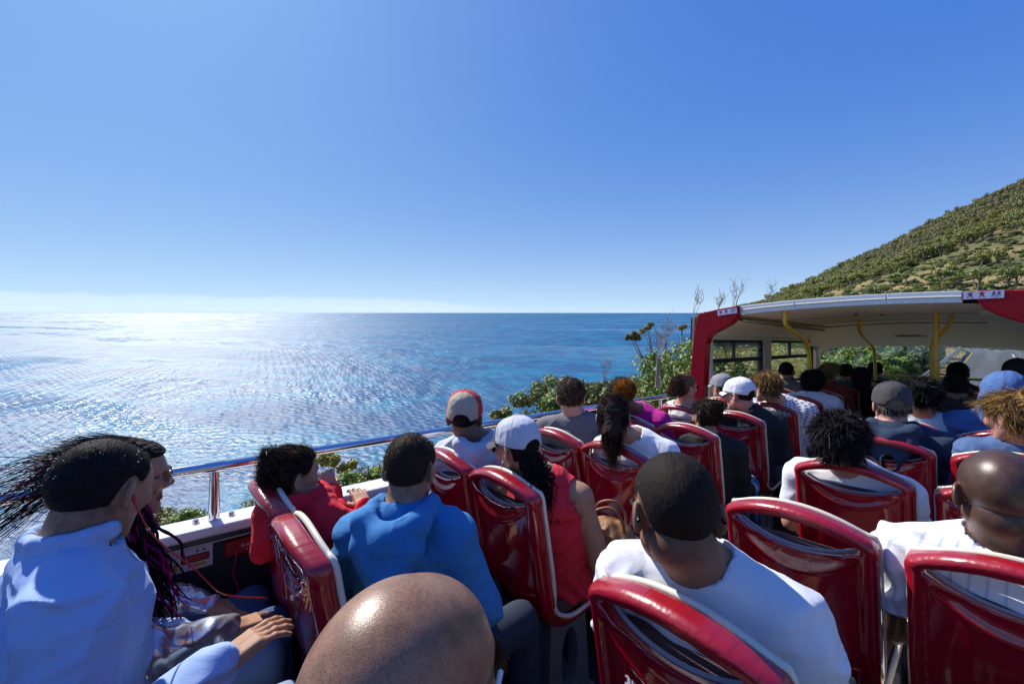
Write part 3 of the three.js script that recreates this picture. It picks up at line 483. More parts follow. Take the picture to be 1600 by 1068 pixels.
  part(ws, 'windscreen_header', rbox(BX1 - BX0, 0.05, 0.05, 0.01, BMID, 0.055, FRONT_Z + 0.03), rubberMat);
  part(bus, 'front_wall', box(BX1 - BX0, 0.85, 0.06, BMID, DECK + 0.2, FRONT_Z), redPaint);
  part(bus, 'dashboard', rbox(BX1 - BX0 - 0.1, 0.06, 0.34, 0.02, BMID, DECK + 0.63, FRONT_Z + 0.2), darkPanel);
  part(bus, 'grab_bar', tube([[BX0 + 0.12, -0.475, -8.28], [BMID, -0.475, -8.3], [BX1 - 0.12, -0.475, -8.28]], 0.018, 12, 10), yellowPaint);
  for (const [pts, foot] of [[[[-1.32, 0.31, -4.45], [-1.32, 0.25, -4.46], [-1.32, 0.17, -4.50], [-1.32, 0.05, -5.0], [-1.32, -0.02, -5.14], [-1.32, -0.12, -5.2], [-1.32, -0.48, -5.28]], 1], [[[-1.12, 0.28, -6.37], [-1.12, 0.2, -6.4], [-1.12, 0.13, -6.5], [-1.12, 0.0, -7.1], [-1.12, -0.08, -7.28], [-1.12, -0.2, -7.33], [-1.12, -0.6, -7.37]], 0], [[[-0.40, 0.31, -5.46], [-0.40, -0.5, -5.46], [-0.40, DECK, -5.46]], 0], [[[-0.335, 0.30, -6.0], [-0.345, 0.2, -6.0], [-0.41, 0.10, -6.0], [-0.475, -0.02, -6.0], [-0.475, -0.25, -6.0], [-0.475, DECK, -6.0]], 0]]) {
    const p = part(bus, 'yellow_pole', tube(pts, 0.0185, 40, 10), yellowPaint); part(p, 'flange', new THREE.CylinderGeometry(0.032, 0.036, 0.02, 16).translate(pts[0][0], pts[0][1] - 0.01, pts[0][2]), yellowPaint);
    if (foot) part(p, 'pole_socket', rbox(0.055, 0.13, 0.06, 0.02, -1.32, -0.52, -5.285), mat([0.3, 0.3, 0.31], 0.5));
  }
  part(bus, 'low_grab_bar', tube([[-0.40, -0.60, -4.6], [-0.2, -0.66, -4.62], [0.22, -0.68, -4.62]], 0.017, 12, 8), yellowPaint);
  // audio points and route stickers on the sea-side wall
  const routeCanvas = document.createElement('canvas'); routeCanvas.width = 256; routeCanvas.height = 160;
  { const c = routeCanvas.getContext('2d'); c.fillStyle = '#cfcdd2'; c.fillRect(0, 0, 256, 160); c.fillStyle = '#8e1622'; c.strokeStyle = '#3c0a12'; c.lineWidth = 5; c.beginPath(); c.moveTo(80, 52); c.lineTo(222, 52); c.quadraticCurveTo(234, 52, 234, 64); c.lineTo(234, 92); c.quadraticCurveTo(234, 104, 222, 104); c.lineTo(80, 104); c.quadraticCurveTo(68, 104, 68, 92); c.lineTo(68, 64); c.quadraticCurveTo(68, 52, 80, 52); c.fill(); c.stroke(); c.fillStyle = '#b9484c'; c.fillRect(84, 66, 132, 8); c.fillRect(84, 84, 100, 6); c.fillStyle = '#c3a51d'; c.fillRect(140, 116, 78, 26); c.fillRect(14, 96, 34, 40); c.fillStyle = '#5b8a2a'; c.fillRect(24, 88, 18, 16); c.fillStyle = '#d9702a'; c.fillRect(22, 112, 20, 12); c.fillStyle = '#a11a4a'; c.beginPath(); c.arc(70, 28, 11, 0, 7); c.fill(); c.beginPath(); c.arc(124, 128, 11, 0, 7); c.fill(); c.fillStyle = '#222'; c.beginPath(); c.arc(68, 130, 10, 0, 7); c.fill(); c.strokeStyle = '#54505a'; c.lineWidth = 4; c.beginPath(); c.arc(30, 28, 10, 3, 6); c.moveTo(48, 16); c.lineTo(34, 60); c.stroke(); c.fillStyle = '#3a3050'; for (const x of [158, 200]) { c.fillRect(x, 16, 8, 22); c.fillRect(x - 6, 24, 22, 6); } c.fillStyle = '#fff'; c.font = 'bold 15px sans-serif'; c.fillText('1', 66, 34); c.fillText('2', 120, 134); }
  const routeTex = new THREE.CanvasTexture(routeCanvas); routeTex.colorSpace = THREE.SRGBColorSpace;
  const audioCanvas = document.createElement('canvas'); audioCanvas.width = 256; audioCanvas.height = 80;
  { const c = audioCanvas.getContext('2d'); c.fillStyle = '#8c0a20'; c.fillRect(0, 0, 256, 80); c.fillStyle = '#d88a9c'; for (let i = 0; i < 3; i++) c.fillRect(54 + i * 18, 26, 14, 16); c.fillStyle = '#c05068'; c.font = 'bold 18px sans-serif'; c.fillText('AUDIO', 146, 40); for (const [x, y] of [[30, 44], [74, 58], [172, 60], [226, 30], [212, 52]]) { c.fillStyle = '#c7a6ae'; c.beginPath(); c.arc(x, y, 4, 0, 7); c.fill(); } c.strokeStyle = '#c05068'; c.lineWidth = 2; c.beginPath(); c.moveTo(90, 14); c.lineTo(170, 14); c.arc(220, 18, 7, 3.2, 6.2); c.stroke(); }
  const audioTex = new THREE.CanvasTexture(audioCanvas); audioTex.colorSpace = THREE.SRGBColorSpace;
  for (const z of [-0.285, -1.04, -1.8]) {
    const a = part(bus, 'route_sticker', new THREE.PlaneGeometry(0.135, 0.085), mat(rgb(1, 1, 1), 0.5, { map: routeTex })); a.rotation.y = Math.PI / 2; a.position.set(BX0 + 0.018, -0.845, z + 0.19);
    const b = part(bus, 'audio_panel', rbox(0.26, 0.065, 0.016, 0.006), [redPaint][0]); b.rotation.y = Math.PI / 2; b.position.set(BX0 + 0.022, -0.842, z - 0.045);
    const f = part(b, 'audio_panel_face', new THREE.PlaneGeometry(0.25, 0.056), mat(rgb(1, 1, 1), 0.4, { map: audioTex })); f.position.set(0, 0, 0.0095);
  }
}
aboard(bus, 'tour_bus', 'open top red sightseeing bus with front canopy and steel side rail', 'bus');

// ---------------------------------------------------------------- seats
function profileDist(y, z) {                                // distance to the seat's side profile (pan, bend, back); sign: + behind/below
  const P = seatProfile; let best = 9, sgn = 1, tt = 0;
  for (let i = 0; i < P.length - 1; i++) { const dy = P[i + 1][0] - P[i][0], dz = P[i + 1][1] - P[i][1], q = dy * dy + dz * dz, t = Math.min(1, Math.max(0, ((y - P[i][0]) * dy + (z - P[i][1]) * dz) / q)), ey = y - P[i][0] - dy * t, ez = z - P[i][1] - dz * t, d = Math.sqrt(ey * ey + ez * ez); if (d < best) { best = d; sgn = (dy * ez - dz * ey) > 0 ? 1 : -1; tt = i + t; } }
  return [best, sgn, tt];
}
const seatProfile = []; { const c = new THREE.CatmullRomCurve3([V(0.455, -0.44, 0), V(0.43, -0.40, 0), V(0.405, -0.22, 0), V(0.40, -0.10, 0), V(0.445, -0.02, 0), V(0.54, 0.022, 0), V(0.75, 0.062, 0), V(0.96, 0.10, 0), V(1.04, 0.113, 0)]); for (let i = 0; i <= 22; i++) { const p = c.getPoint(i / 22); seatProfile.push([p.x, p.y]); } }
const archY = x => 1.018 - 0.058 * Math.pow(Math.abs(x) / 0.2, 2.1);
function seatSDF(x, y, z) {
  const ax = Math.abs(x), [d0, sg, tt] = profileDist(y, z), hw = 0.205 - 0.02 * smooth(0.55, 0.40, y) ;
  const wrap = 0.042 * Math.pow(ax / 0.205, 3);             // sides come forward
  const [d1, s1] = ax > 0.05 ? profileDist(y, z + wrap) : [d0, sg];
  const thick = 0.021, r = 0.018;
  const qx = Math.max(ax - hw + r, 0), qz = Math.max(d1 - thick + r, 0);
  let d = Math.sqrt(qx * qx + qz * qz) - r + Math.min(Math.max(ax - hw + r, d1 - thick + r), 0);
  const rear = s1 > 0;
  // sides rolled thicker towards the front
  const zs = 0.10 + (y - 0.96) * 0.18;
  if (y > 0.5) { const sx = ax - 0.187, sz = (z - zs + 0.030) / 1.7; d = smin(d, Math.sqrt(sx * sx + sz * sz) - 0.018, 0.02); }
  // raised outer border and recessed main panel
  if (rear) { const smile = 0.815 + 3.0 * ax * ax, inP = Math.min(0.172 - ax, smile - y, y - (0.53 + 0.9 * ax * ax)); d += 0.0055 * smooth(0, 0.007, inP); const sc = Math.min(y - smile, archY(x) - 0.085 - y); d += 0.013 * smooth(0, 0.04, sc) * smooth(0.2, 0.10, ax); }
  d = smax(d, y - archY(x) + 0.012, 0.014);
  // top roll
  { const ay = archY(x) - 0.0195, dy = y - ay, zc = 0.088 + (ay - 0.96) * 0.18 - wrap * 0.7, dz = Math.max(Math.abs(z - zc) - 0.013, 0); const e = Math.sqrt(dy * dy + dz * dz) - 0.0195, cut = smax(e, ax - 0.205, 0.012); d = smin(d, cut, 0.012); }
  // hand slot
  { const up = archY(x) - 0.041 - y, c = y - (0.884 + 1.5 * ax * ax), lens = Math.min(up, c, 0.172 - ax); d = smax(d, lens, 0.006); }
  return d;
}
const seatFine = nets(seatSDF, [-0.23, 0.34, -0.49], [0.23, 1.06, 0.17], 0.0075, { safe: 1.6, eps: 0.004 });
const seatCoarse = nets(seatSDF, [-0.235, 0.34, -0.49], [0.235, 1.06, 0.17], 0.0125, { safe: 1.8, eps: 0.005 });
const scratchMap = (() => { reseed(515); const n = 512, v = new Float32Array(n * n); for (let q = 0; q < 150; q++) { let x = rnd() * n, y = rnd() * n, a = rr(0, 6.28), L = rr(20, 160), k = rr(0.25, 0.9); for (let s = 0; s < L; s++) { v[(Math.floor(y + n) % n) * n + Math.floor(x + n) % n] = k; x = (x + Math.cos(a) + n) % n; y = (y + Math.sin(a) + n) % n; a += rr(-0.03, 0.03); } } const t = dataTex(n, n, (u, w, i, j) => { const k = 255 * Math.min(1, 0.07 + 0.10 * smooth(0.5, 0.8, n8(u, w)) + 0.06 * n256(u, w) + v[j * n + i]); return [k, k, k]; }); t.repeat.set(2.2, 2.2); return t; })();
const seatRed = new THREE.MeshPhysicalMaterial({ color: rgb(0.30, 0.0015, 0.010), roughness: 0.16, clearcoat: 1, clearcoatRoughness: 0.30, clearcoatRoughnessMap: scratchMap, bumpMap: wearMap, bumpScale: 0.0004 });
const seatReds = [[0.30, 0.0015, 0.010], [0.27, 0.002, 0.012], [0.33, 0.003, 0.014]].map(k => { const m = seatRed.clone(); m.color.setRGB(...k); return m; });
const fadedRed = new THREE.MeshPhysicalMaterial({ color: rgb(0.30, 0.006, 0.016), roughness: 0.32, clearcoat: 0.5, clearcoatRoughness: 0.12, bumpMap: grainBump, bumpScale: 0.002 });
const seatGrey = mat([0.30, 0.32, 0.36], 0.45), seatCream = mat([0.68, 0.63, 0.50], 0.42), legMat = mat([0.20, 0.21, 0.23], 0.4, { metalness: 0.4 });
const fabricTex = dataTex(128, 128, (u, v, i, j) => { const s = Math.sin(u * 38 + 3 * Math.sin(v * 25)) * Math.cos(v * 31), k = s > 0.55 ? [150, 60, 40] : s < -0.6 ? [150, 130, 60] : [26, 34, 62]; return k; }, true); fabricTex.repeat.set(5, 5);
const seatFabric = mat(rgb(1, 1, 1), 0.95, { map: fabricTex, bumpMap: clothBump, bumpScale: 0.002 });
const slotRimGeo = (() => { const pts = []; for (let i = 0; i <= 20; i++) { const x = mixn(-0.158, 0.158, i / 20); pts.push(V(x, 0.8835 + 1.5 * x * x, 0.066 - 0.03 * Math.pow(Math.abs(x) / 0.2, 3))); } return tube(pts, 0.006, 40, 6); })();
const edgeGeo = (() => { // cream edging along the front rim: up one side, over the arch, down the other
  const one = s => { const a = []; for (let i = 2; i < seatProfile.length; i++) { const [y, z] = seatProfile[i]; if (y > 0.93) break; const k = smooth(0.44, 0.6, y); a.push(V(s * (0.192 + 0.010 * smooth(0.4, 0.6, y)), y + (1 - k) * 0.026, z - 0.040 - 0.030 * k)); } return a; };
  const L = one(-1), R = one(1).reverse(), M = []; for (let i = 0; i <= 14; i++) { const x = mixn(-0.199, 0.199, i / 14); M.push(V(x, archY(x) - 0.008, 0.052 - 0.024 * Math.pow(Math.abs(x) / 0.2, 3))); }
  return tube([...L, ...M, ...R], 0.0095, 120, 6);
})();
const backPad = (() => { const g = new RoundedBoxGeometry(0.36, 0.40, 0.05, 3, 0.02); g.rotateX(0.19); g.translate(0, 0.70, 0.005); return g; })();
const seatPad = rbox(0.36, 0.06, 0.36, 0.028, 0, 0.452, -0.24, 3);
const pedestal = (() => { const sh = new THREE.Shape(); sh.moveTo(-0.12, 0); sh.lineTo(0.13, 0); sh.lineTo(0.10, 0.40); sh.lineTo(-0.10, 0.40); sh.closePath(); const ho = new THREE.Path(); ho.absellipse(0.005, 0.2, 0.055, 0.14, 0, Math.PI * 2); sh.holes.push(ho); const g = new THREE.ExtrudeGeometry(sh, { depth: 0.045, bevelEnabled: true, bevelSize: 0.006, bevelThickness: 0.006, bevelSegments: 2, curveSegments: 20 }); g.rotateY(Math.PI / 2); return g; })();
const seatFoot = rbox(0.3, 0.02, 0.3, 0.006, 0, 0.01, -0.2);
const topRollFilter = g => { // split: the faded top roll is its own part
  const p = g.attributes.position, ix = g.index.array, A = [], B = [];
  for (let i = 0; i < ix.length; i += 3) { let r = true; for (let k = 0; k < 3; k++) { const x = p.getX(ix[i + k]), y = p.getY(ix[i + k]); if (y < archY(x) - 0.0425) r = false; } (r ? A : B).push(ix[i], ix[i + 1], ix[i + 2]); }
  return [B, A].map(list => { const q = new THREE.BufferGeometry(), m = new Map(), n = [], P = [], N = [], U = []; for (const v of list) { if (!m.has(v)) { m.set(v, P.length / 3); P.push(p.getX(v), p.getY(v), p.getZ(v)); N.push(g.attributes.normal.getX(v), g.attributes.normal.getY(v), g.attributes.normal.getZ(v)); U.push(p.getX(v), p.getY(v)); } n.push(m.get(v)); } return geoOf(P, N, U, n); });
};
const fineParts = topRollFilter(seatFine), coarseParts = topRollFilter(seatCoarse);
const ROWL = k => 0.28 + 0.757 * k, ROWR = k => 0.77 + 0.757 * k;            // forward distance of the seat-top corners
const COL = { LO: -1.775, LI: -1.335, RI: -0.44, RO: 0.03 };
let seatCount = 0;
function seat(col, zf, label, fine = true) {
  const g = new THREE.Group(), [shell, roll] = fine ? fineParts : coarseParts;
  const s = part(g, 'shell', shell, seatReds[seatCount++ % 3]); part(s, 'slot_rim', slotRimGeo, seatGrey);
  part(g, 'top_roll', roll, fadedRed); part(g, 'edging', edgeGeo, seatCream); part(g, 'back_cushion', backPad, seatFabric); part(g, 'seat_cushion', seatPad, seatFabric);
  for (const x of [-0.145, 0.1]) part(g, 'leg', pedestal.clone().translate(x, 0.0, -0.18), legMat); part(g, 'foot_plate', seatFoot, legMat);
  g.position.set(COL[col], DECK, -zf + -0.10);
  return aboard(g, 'bus_seat', label, 'seat', 'glossy red bus seats in rows');
}
const seatList = [
  ['LO', ROWL(0), 'red seat by the rail behind the girl in red fleece'], ['LI', ROWL(0), 'red aisle seat behind the boy in the blue hoodie'],
  ['LO', ROWL(1), 'red seat by the rail behind the man in red and beige cap'], ['LI', ROWL(1), 'red aisle seat behind the woman in red tank top'],
  ['LO', ROWL(2), 'red seat by the rail behind the man in grey shirt'], ['LI', ROWL(2), 'red aisle seat behind the ponytail woman in white'],
  ['LO', ROWL(3), 'red seat by the rail behind the person in magenta'], ['LI', ROWL(3), 'red aisle seat behind the woman in black with curly bun'],
  ['LO', ROWL(4), 'red seat by the rail behind the woman in white tank top'], ['LI', ROWL(4), 'red aisle seat behind the man in white cap'],
  ['LO', ROWL(5), 'red seat beside the canopy window behind the grey cap'], ['LI', ROWL(5), 'red aisle seat behind the person in dotted shirt'],
  ['LI', ROWL(6), 'red aisle seat with the yellow pole socket at its corner'], ['LO', ROWL(7), 'red seat by the canopy pillar behind the dark haired man'],
  ['LI', ROWL(7), 'red aisle seat behind the long blond hair under the canopy'], ['LI', ROWL(8), 'red aisle seat behind the man in teal shirt'], ['LO', ROWL(9), 'red front seat nearest the windscreen on the sea side'], ['LI', ROWL(9), 'red front aisle seat on the sea side'],
  ['RI', ROWR(0), 'nearest red seat behind the man in white shirt, with white mark on its back'], ['RI', ROWR(1), 'empty red seat in the middle right of the picture, dark slot'],
  ['RO', ROWR(1), 'red seat at lower right behind the man in striped white shirt'], ['RI', ROWR(2), 'red seat behind the spiky black hair'],
  ['RO', ROWR(2), 'red seat at the right edge, partly behind the shaved head'], ['RI', ROWR(3), 'red seat behind the man in dark cap and navy hoodie'],
  ['RO', ROWR(3), 'red seat at the right edge behind the blond woman with earring'], ['RI', ROWR(4), 'red seat just ahead of the man in dark cap'],
  ['RO', ROWR(4), 'red seat at the right edge behind the blue hood'], ['RI', ROWR(6), 'dark red seat in canopy shade behind two dark heads'],
  ['LO', ROWL(-1), 'red seat of the woman with pink braids, mostly outside the picture'], ['LI', ROWL(-1), 'red seat of the man in light blue shirt, mostly outside the picture'], ['RI', ROWR(-1), 'red seat of the man with the shaved head, below the picture'],
];
const seatsMade = seatList.map(([c, z, l], i) => seat(c, z, l, z < 2.7));
{ // white mark on the nearest seat back, raised lettering under a slot
  const cv = document.createElement('canvas'); cv.width = 128; cv.height = 128; const c = cv.getContext('2d'); c.clearRect(0, 0, 128, 128); c.strokeStyle = '#d8d4da'; c.lineWidth = 13; c.beginPath(); c.moveTo(10, 24); c.lineTo(30, 18); c.lineTo(46, 104); c.moveTo(14, 66); c.lineTo(52, 52); c.moveTo(40, 20); c.lineTo(52, 60); c.moveTo(14, 110); c.lineTo(28, 84); c.moveTo(66, 22); c.lineTo(76, 104); c.moveTo(88, 26); c.lineTo(104, 104); c.lineTo(116, 30); c.stroke();
  const tx = new THREE.CanvasTexture(cv); tx.colorSpace = THREE.SRGBColorSpace;
  const m = part(seatsMade[18], 'white_mark', new THREE.PlaneGeometry(0.042, 0.042), mat(rgb(1, 1, 1), 0.6, { map: tx, transparent: true }), 'small scratched white letters'); m.position.set(-0.085, 0.785, 0.0862); m.rotation.x = -0.18; m.rotation.y = 0.02;
}
// ---------------------------------------------------------------- people
const headShapes = {};
function headSDF(kind) {                                   // centre between the ears, face towards -z, life size
  if (headShapes[kind]) return headShapes[kind];
  const f = kind === 'female', jw = f ? 0.92 : 1, list = [
    ellipsoid([0, 0.034, 0.018], [0.0755, 0.089, 0.098]), ellipsoid([0, -0.022, -0.028], [0.0615 * jw, 0.088, 0.073]), ellipsoid([0, 0.040, -0.045], [0.064, 0.060, 0.052]),
    capsule([0.048 * jw, -0.055, 0.002], [0.012, -0.103, -0.074], 0.022, 0.019), capsule([-0.048 * jw, -0.055, 0.002], [-0.012, -0.103, -0.074], 0.022, 0.019),
    capsule([-0.036, 0.026, -0.084], [0.036, 0.026, -0.084], 0.013, 0.013), ellipsoid([0.043, -0.018, -0.070], [0.024, 0.020, 0.022]), ellipsoid([-0.043, -0.018, -0.070], [0.024, 0.020, 0.022])];
  const core = union(list, 0.028), nose = union([capsule([0, 0.014, -0.098], [0, -0.026, -0.117], 0.0075, 0.0125), ellipsoid([0.0125, -0.033, -0.105], [0.009, 0.008, 0.011]), ellipsoid([-0.0125, -0.033, -0.105], [0.009, 0.008, 0.011])], 0.008);
  const lips = union([capsule([-0.019, -0.0605, -0.091], [0.019, -0.0605, -0.091], 0.0065, 0.0065), capsule([-0.016, -0.071, -0.092], [0.016, -0.071, -0.092], 0.0075, 0.0075)], 0.004);
  const ear = s => { const base = ellipsoid([s * 0.080, -0.006, 0.020], [0.011, 0.033, 0.0205]), bowl = ellipsoid([s * 0.0935, -0.004, 0.017], [0.011, 0.020, 0.0115]); return (x, y, z) => smax(base(x - s * (z - 0.02) * 0.35, y, z), -bowl(x - s * (z - 0.02) * 0.35, y, z), 0.005); };
  const eL = ear(1), eR = ear(-1), s1 = ellipsoid([0.032, 0.006, -0.100], [0.018, 0.012, 0.017]), s2 = ellipsoid([-0.032, 0.006, -0.100], [0.018, 0.012, 0.017]), b1 = ellipsoid([0.0315, 0.004, -0.0795], [0.0125, 0.0115, 0.0125]), b2 = ellipsoid([-0.0315, 0.004, -0.0795], [0.0125, 0.0115, 0.0125]);
  const skull = (x, y, z) => core(x, y, z);
  const full = (x, y, z) => { let d = core(x, y, z); if (z < -0.05) { d = smax(d, -s1(x, y, z), 0.014); d = smax(d, -s2(x, y, z), 0.014); d = Math.min(d, b1(x, y, z), b2(x, y, z)); d = smin(d, nose(x, y, z), 0.012); d = smin(d, lips(x, y, z), 0.008); } if (z > -0.03 && z < 0.07) d = smin(d, Math.min(eL(x, y, z), eR(x, y, z)), 0.008); return d; };
  return headShapes[kind] = { skull, full };
}
const headGeo = {};
function headUV(g) { const p = g.attributes.position, u = g.attributes.uv; for (let i = 0; i < p.count; i++) { const x = p.getX(i), y = p.getY(i) - 0.02, z = p.getZ(i) - 0.015, l = Math.hypot(x, y, z) || 1, th = Math.acos(y / l), q = Math.hypot(x, z) || 1; u.setXY(i, th * 0.09 * x / q, th * 0.09 * z / q); } return g; }
function headMesh(kind, cell) { const k = kind + cell; return headGeo[k] || (headGeo[k] = nets(headSDF(kind).full, [-0.115, -0.15, -0.145], [0.115, 0.145, 0.14], cell, { safe: 1.9, eps: 0.0025 }), headUV(headGeo[k])); }
// scalp: positive where hair grows
function scalp(x, y, z) { const line = z < -0.02 ? mixn(0.02, 0.072, smooth(-0.025, -0.06, z)) : mixn(0.02, -0.075, smooth(-0.02, 0.065, z)); let r = y - line; const ex = (z - 0.012) / 0.026, ey = (y + 0.006) / 0.038, er = (Math.sqrt(ex * ex + ey * ey) - 1) * 0.026; return Math.min(r, er); }
function hairShell(kind, thick, cell, rough = 0.25, extra) {
  const { skull } = headSDF(kind);
  return nets((x, y, z) => { const r = scalp(x, y, z), t = mixn(-0.007, thick, smooth(-0.010, 0.014, r)), n = thick * rough * noise(x * 70, y * 70, z * 70); let d = skull(x, y, z) - t - (r > 0 ? n : 0); if (extra) d = extra(d, x, y, z); return d; }, [-0.19, -0.28, -0.17], [0.19, 0.21, 0.24], cell, { safe: 2.2, eps: 0.003 });
}
// strands: thin bent ribbons rooted on a surface
function strands(roots, o) {
  const pos = [], nor = [], uv = [], col = [], idx = [], P = roots.attributes.position, N = roots.attributes.normal, seg = o.seg || 3; let made = 0;
  for (let q = 0; q < o.count * 6 && made < o.count; q++) {
    const i = Math.floor(rnd() * P.count), p = V().fromBufferAttribute(P, i), n = V().fromBufferAttribute(N, i);
    if (o.where && !o.where(p.x, p.y, p.z)) continue;
    const L = o.len * rr(0.55, 1.3), flow = o.flow ? o.flow(p, n) : V(0, -1, 0); let dir = n.clone().multiplyScalar(o.lift).add(flow.multiplyScalar(1 - o.lift)).add(V(rr(-1, 1), rr(-1, 1), rr(-1, 1)).multiplyScalar(o.mess)).add(V(noise(p.x * 38, p.y * 38, p.z * 38), noise(p.x * 38 + 9, p.y * 38, p.z * 38), noise(p.x * 38, p.y * 38 + 9, p.z * 38)).multiplyScalar(o.clump || 0)).normalize();
    const side = V(rr(-1, 1), rr(-1, 1), rr(-1, 1)).cross(dir).normalize(), v = rr(1 - o.vary, 1 + o.vary), k0 = pos.length / 3, w = o.width * rr(0.7, 1.3), c = o.colors[Math.floor(rnd() * o.colors.length)], curl = V(rr(-1, 1), rr(-1, 1), rr(-1, 1)).multiplyScalar(o.curl || 0);
    let x = p.clone().addScaledVector(n, -0.002); const face = side.clone().cross(dir).normalize(); if (face.dot(n) < 0) face.negate();
    for (let s = 0; s <= seg; s++) { const ww = w * (1 - 0.85 * s / seg) * 0.5; pos.push(x.x - side.x * ww, x.y - side.y * ww, x.z - side.z * ww, x.x + side.x * ww, x.y + side.y * ww, x.z + side.z * ww); for (let e = 0; e < 2; e++) { nor.push(face.x, face.y, face.z); uv.push(0, 0); col.push(c[0] * v, c[1] * v, c[2] * v); } x = x.clone().addScaledVector(dir, L / seg); dir = dir.add(curl).add(V(0, -(o.fall || 0), 0)).add((o.wind || V()).clone()).normalize(); }
    for (let s = 0; s < seg; s++) { const a = k0 + s * 2; idx.push(a, a + 1, a + 3, a, a + 3, a + 2); } made++;
  }
  return geoOf(pos, nor, uv, idx, col);
}
const cropMat = new THREE.MeshPhysicalMaterial({ color: 0xffffff, vertexColors: true, roughness: 0.34, specularIntensity: 0.9, side: THREE.DoubleSide });
const strandMat = new THREE.MeshPhysicalMaterial({ color: 0xffffff, vertexColors: true, roughness: 0.42, specularIntensity: 0.45, side: THREE.DoubleSide });
const shellMats = new Map();
function shellMat(c, rough = 0.75) { const k = c.join(); if (!shellMats.has(k)) shellMats.set(k, mat(c, rough, { bumpMap: grainBump, bumpScale: 0.003, specularIntensity: 0.25 })); return shellMats.get(k); }
// hands
function handGeo(curl, cell = 0.0042) {
  const list = [(x, y, z) => { const a = Math.abs(x) - 0.026, b = Math.abs(y) - 0.004, c = Math.abs(z + 0.048) - 0.036, q = Math.sqrt(Math.max(a, 0) ** 2 + Math.max(b, 0) ** 2 + Math.max(c, 0) ** 2) + Math.min(Math.max(a, b, c), 0); return q - 0.0115; }, capsule([0, 0, 0.02], [0, 0, -0.02], 0.024, 0.022)];
  const body = union(list, 0.02), fingers = [[-0.030, 0.040, 0.024, 0.019, 0.0088], [-0.010, 0.044, 0.028, 0.021, 0.0090], [0.010, 0.041, 0.026, 0.020, 0.0086], [0.029, 0.032, 0.020, 0.017, 0.0077]].map(([x, a, b, c, r], i) => { let y = 0.002, z = -0.088, ang = curl * (0.55 + 0.1 * i); const P = [[x, y, z]]; for (const L of [a, b, c]) { y -= Math.sin(ang) * L; z -= Math.cos(ang) * L; P.push([x + (x * 0.10) * P.length, y, z]); ang += curl * 0.95; } return union([capsule(P[0], P[1], r * 1.08, r), capsule(P[1], P[2], r, r * 0.93), capsule(P[2], P[3], r * 0.93, r * 0.8)], 0.004); });
  fingers.push(union([capsule([-0.026, -0.004, -0.022], [-0.050, -0.014, -0.048], 0.0135, 0.0108), capsule([-0.050, -0.014, -0.048], [-0.054, -0.024 - 0.012 * curl, -0.080], 0.0105, 0.0085)], 0.006));
  return nets((x, y, z) => { let d = body(x, y, z); for (const g of fingers) d = smin(d, g(x, y, z), 0.007); return d; }, [-0.085, -0.13, -0.20], [0.065, 0.035, 0.05], cell, { safe: 1.6, eps: 0.002 });
}
const HANDS = { rest: handGeo(0.28), grip: handGeo(1.0) };
const skinMat = new THREE.MeshPhysicalMaterial({ color: 0xffffff, vertexColors: true, roughness: 0.48, specularIntensity: 0.6, bumpMap: (() => { const t = grainBump.clone(); t.repeat.set(30, 30); t.needsUpdate = true; return t; })(), bumpScale: 0.0006 });
const darkSkin = new THREE.MeshPhysicalMaterial({ color: 0xffffff, vertexColors: true, roughness: 0.36, bumpMap: skinMat.bumpMap, bumpScale: 0.0006 });
const stubbleTex = (() => { reseed(808); const n = 512, v = new Float32Array(n * n).fill(1); for (let q = 0; q < 9000; q++) { const cx = rnd() * n, cy = rnd() * n, r = rr(0.9, 2.0), k = rr(0.25, 0.75); for (let j = -3; j <= 3; j++) for (let i = -3; i <= 3; i++) if (i * i + j * j < r * r) { const p = ((Math.floor(cy) + j + n) % n) * n + (Math.floor(cx) + i + n) % n; v[p] = Math.min(v[p], k); } } const t = dataTex(n, n, (a, b, i, j) => { const k = 255 * (0.55 + 0.45 * v[j * n + i]) * (0.86 + 0.2 * n8(a, b)), h = 255 * (0.42 + 0.58 * v[j * n + i]) * (0.86 + 0.2 * n8(a, b)); return [k, (h + k) / 2, h]; }, true); t.repeat.set(9, 9); return t; })();
const shavenSkin = (rough, spec) => new THREE.MeshPhysicalMaterial({ color: 0xffffff, vertexColors: true, map: stubbleTex, roughness: rough, specularIntensity: spec, bumpMap: skinMat.bumpMap, bumpScale: 0.00018 });
const SK = { dark: [0.125, 0.060, 0.038], brown: [0.235, 0.115, 0.066], warm: [0.36, 0.185, 0.105], tan: [0.41, 0.215, 0.13], fair: [0.50, 0.285, 0.205], pink: [0.52, 0.25, 0.18] };
function dirOf(a, b) { return V(b[0] - a[0], b[1] - a[1], b[2] - a[2]).normalize(); }
const fabricBumps = (() => { const t = crumple.clone(); t.repeat.set(2.6, 2.6); t.needsUpdate = true; return t; })();
function cloth(c, o = {}) { return mat(c, o.rough ?? 0.88, { bumpMap: fabricBumps, bumpScale: (o.crease ?? 0.006), sheen: 0.25, sheenRoughness: 0.6, sheenColor: rgb(...c.map(v => Math.min(1, v * 1.6 + 0.05))), ...(o.map ? { map: o.map, color: 0xffffff } : {}), ...(o.extra || {}) }); }
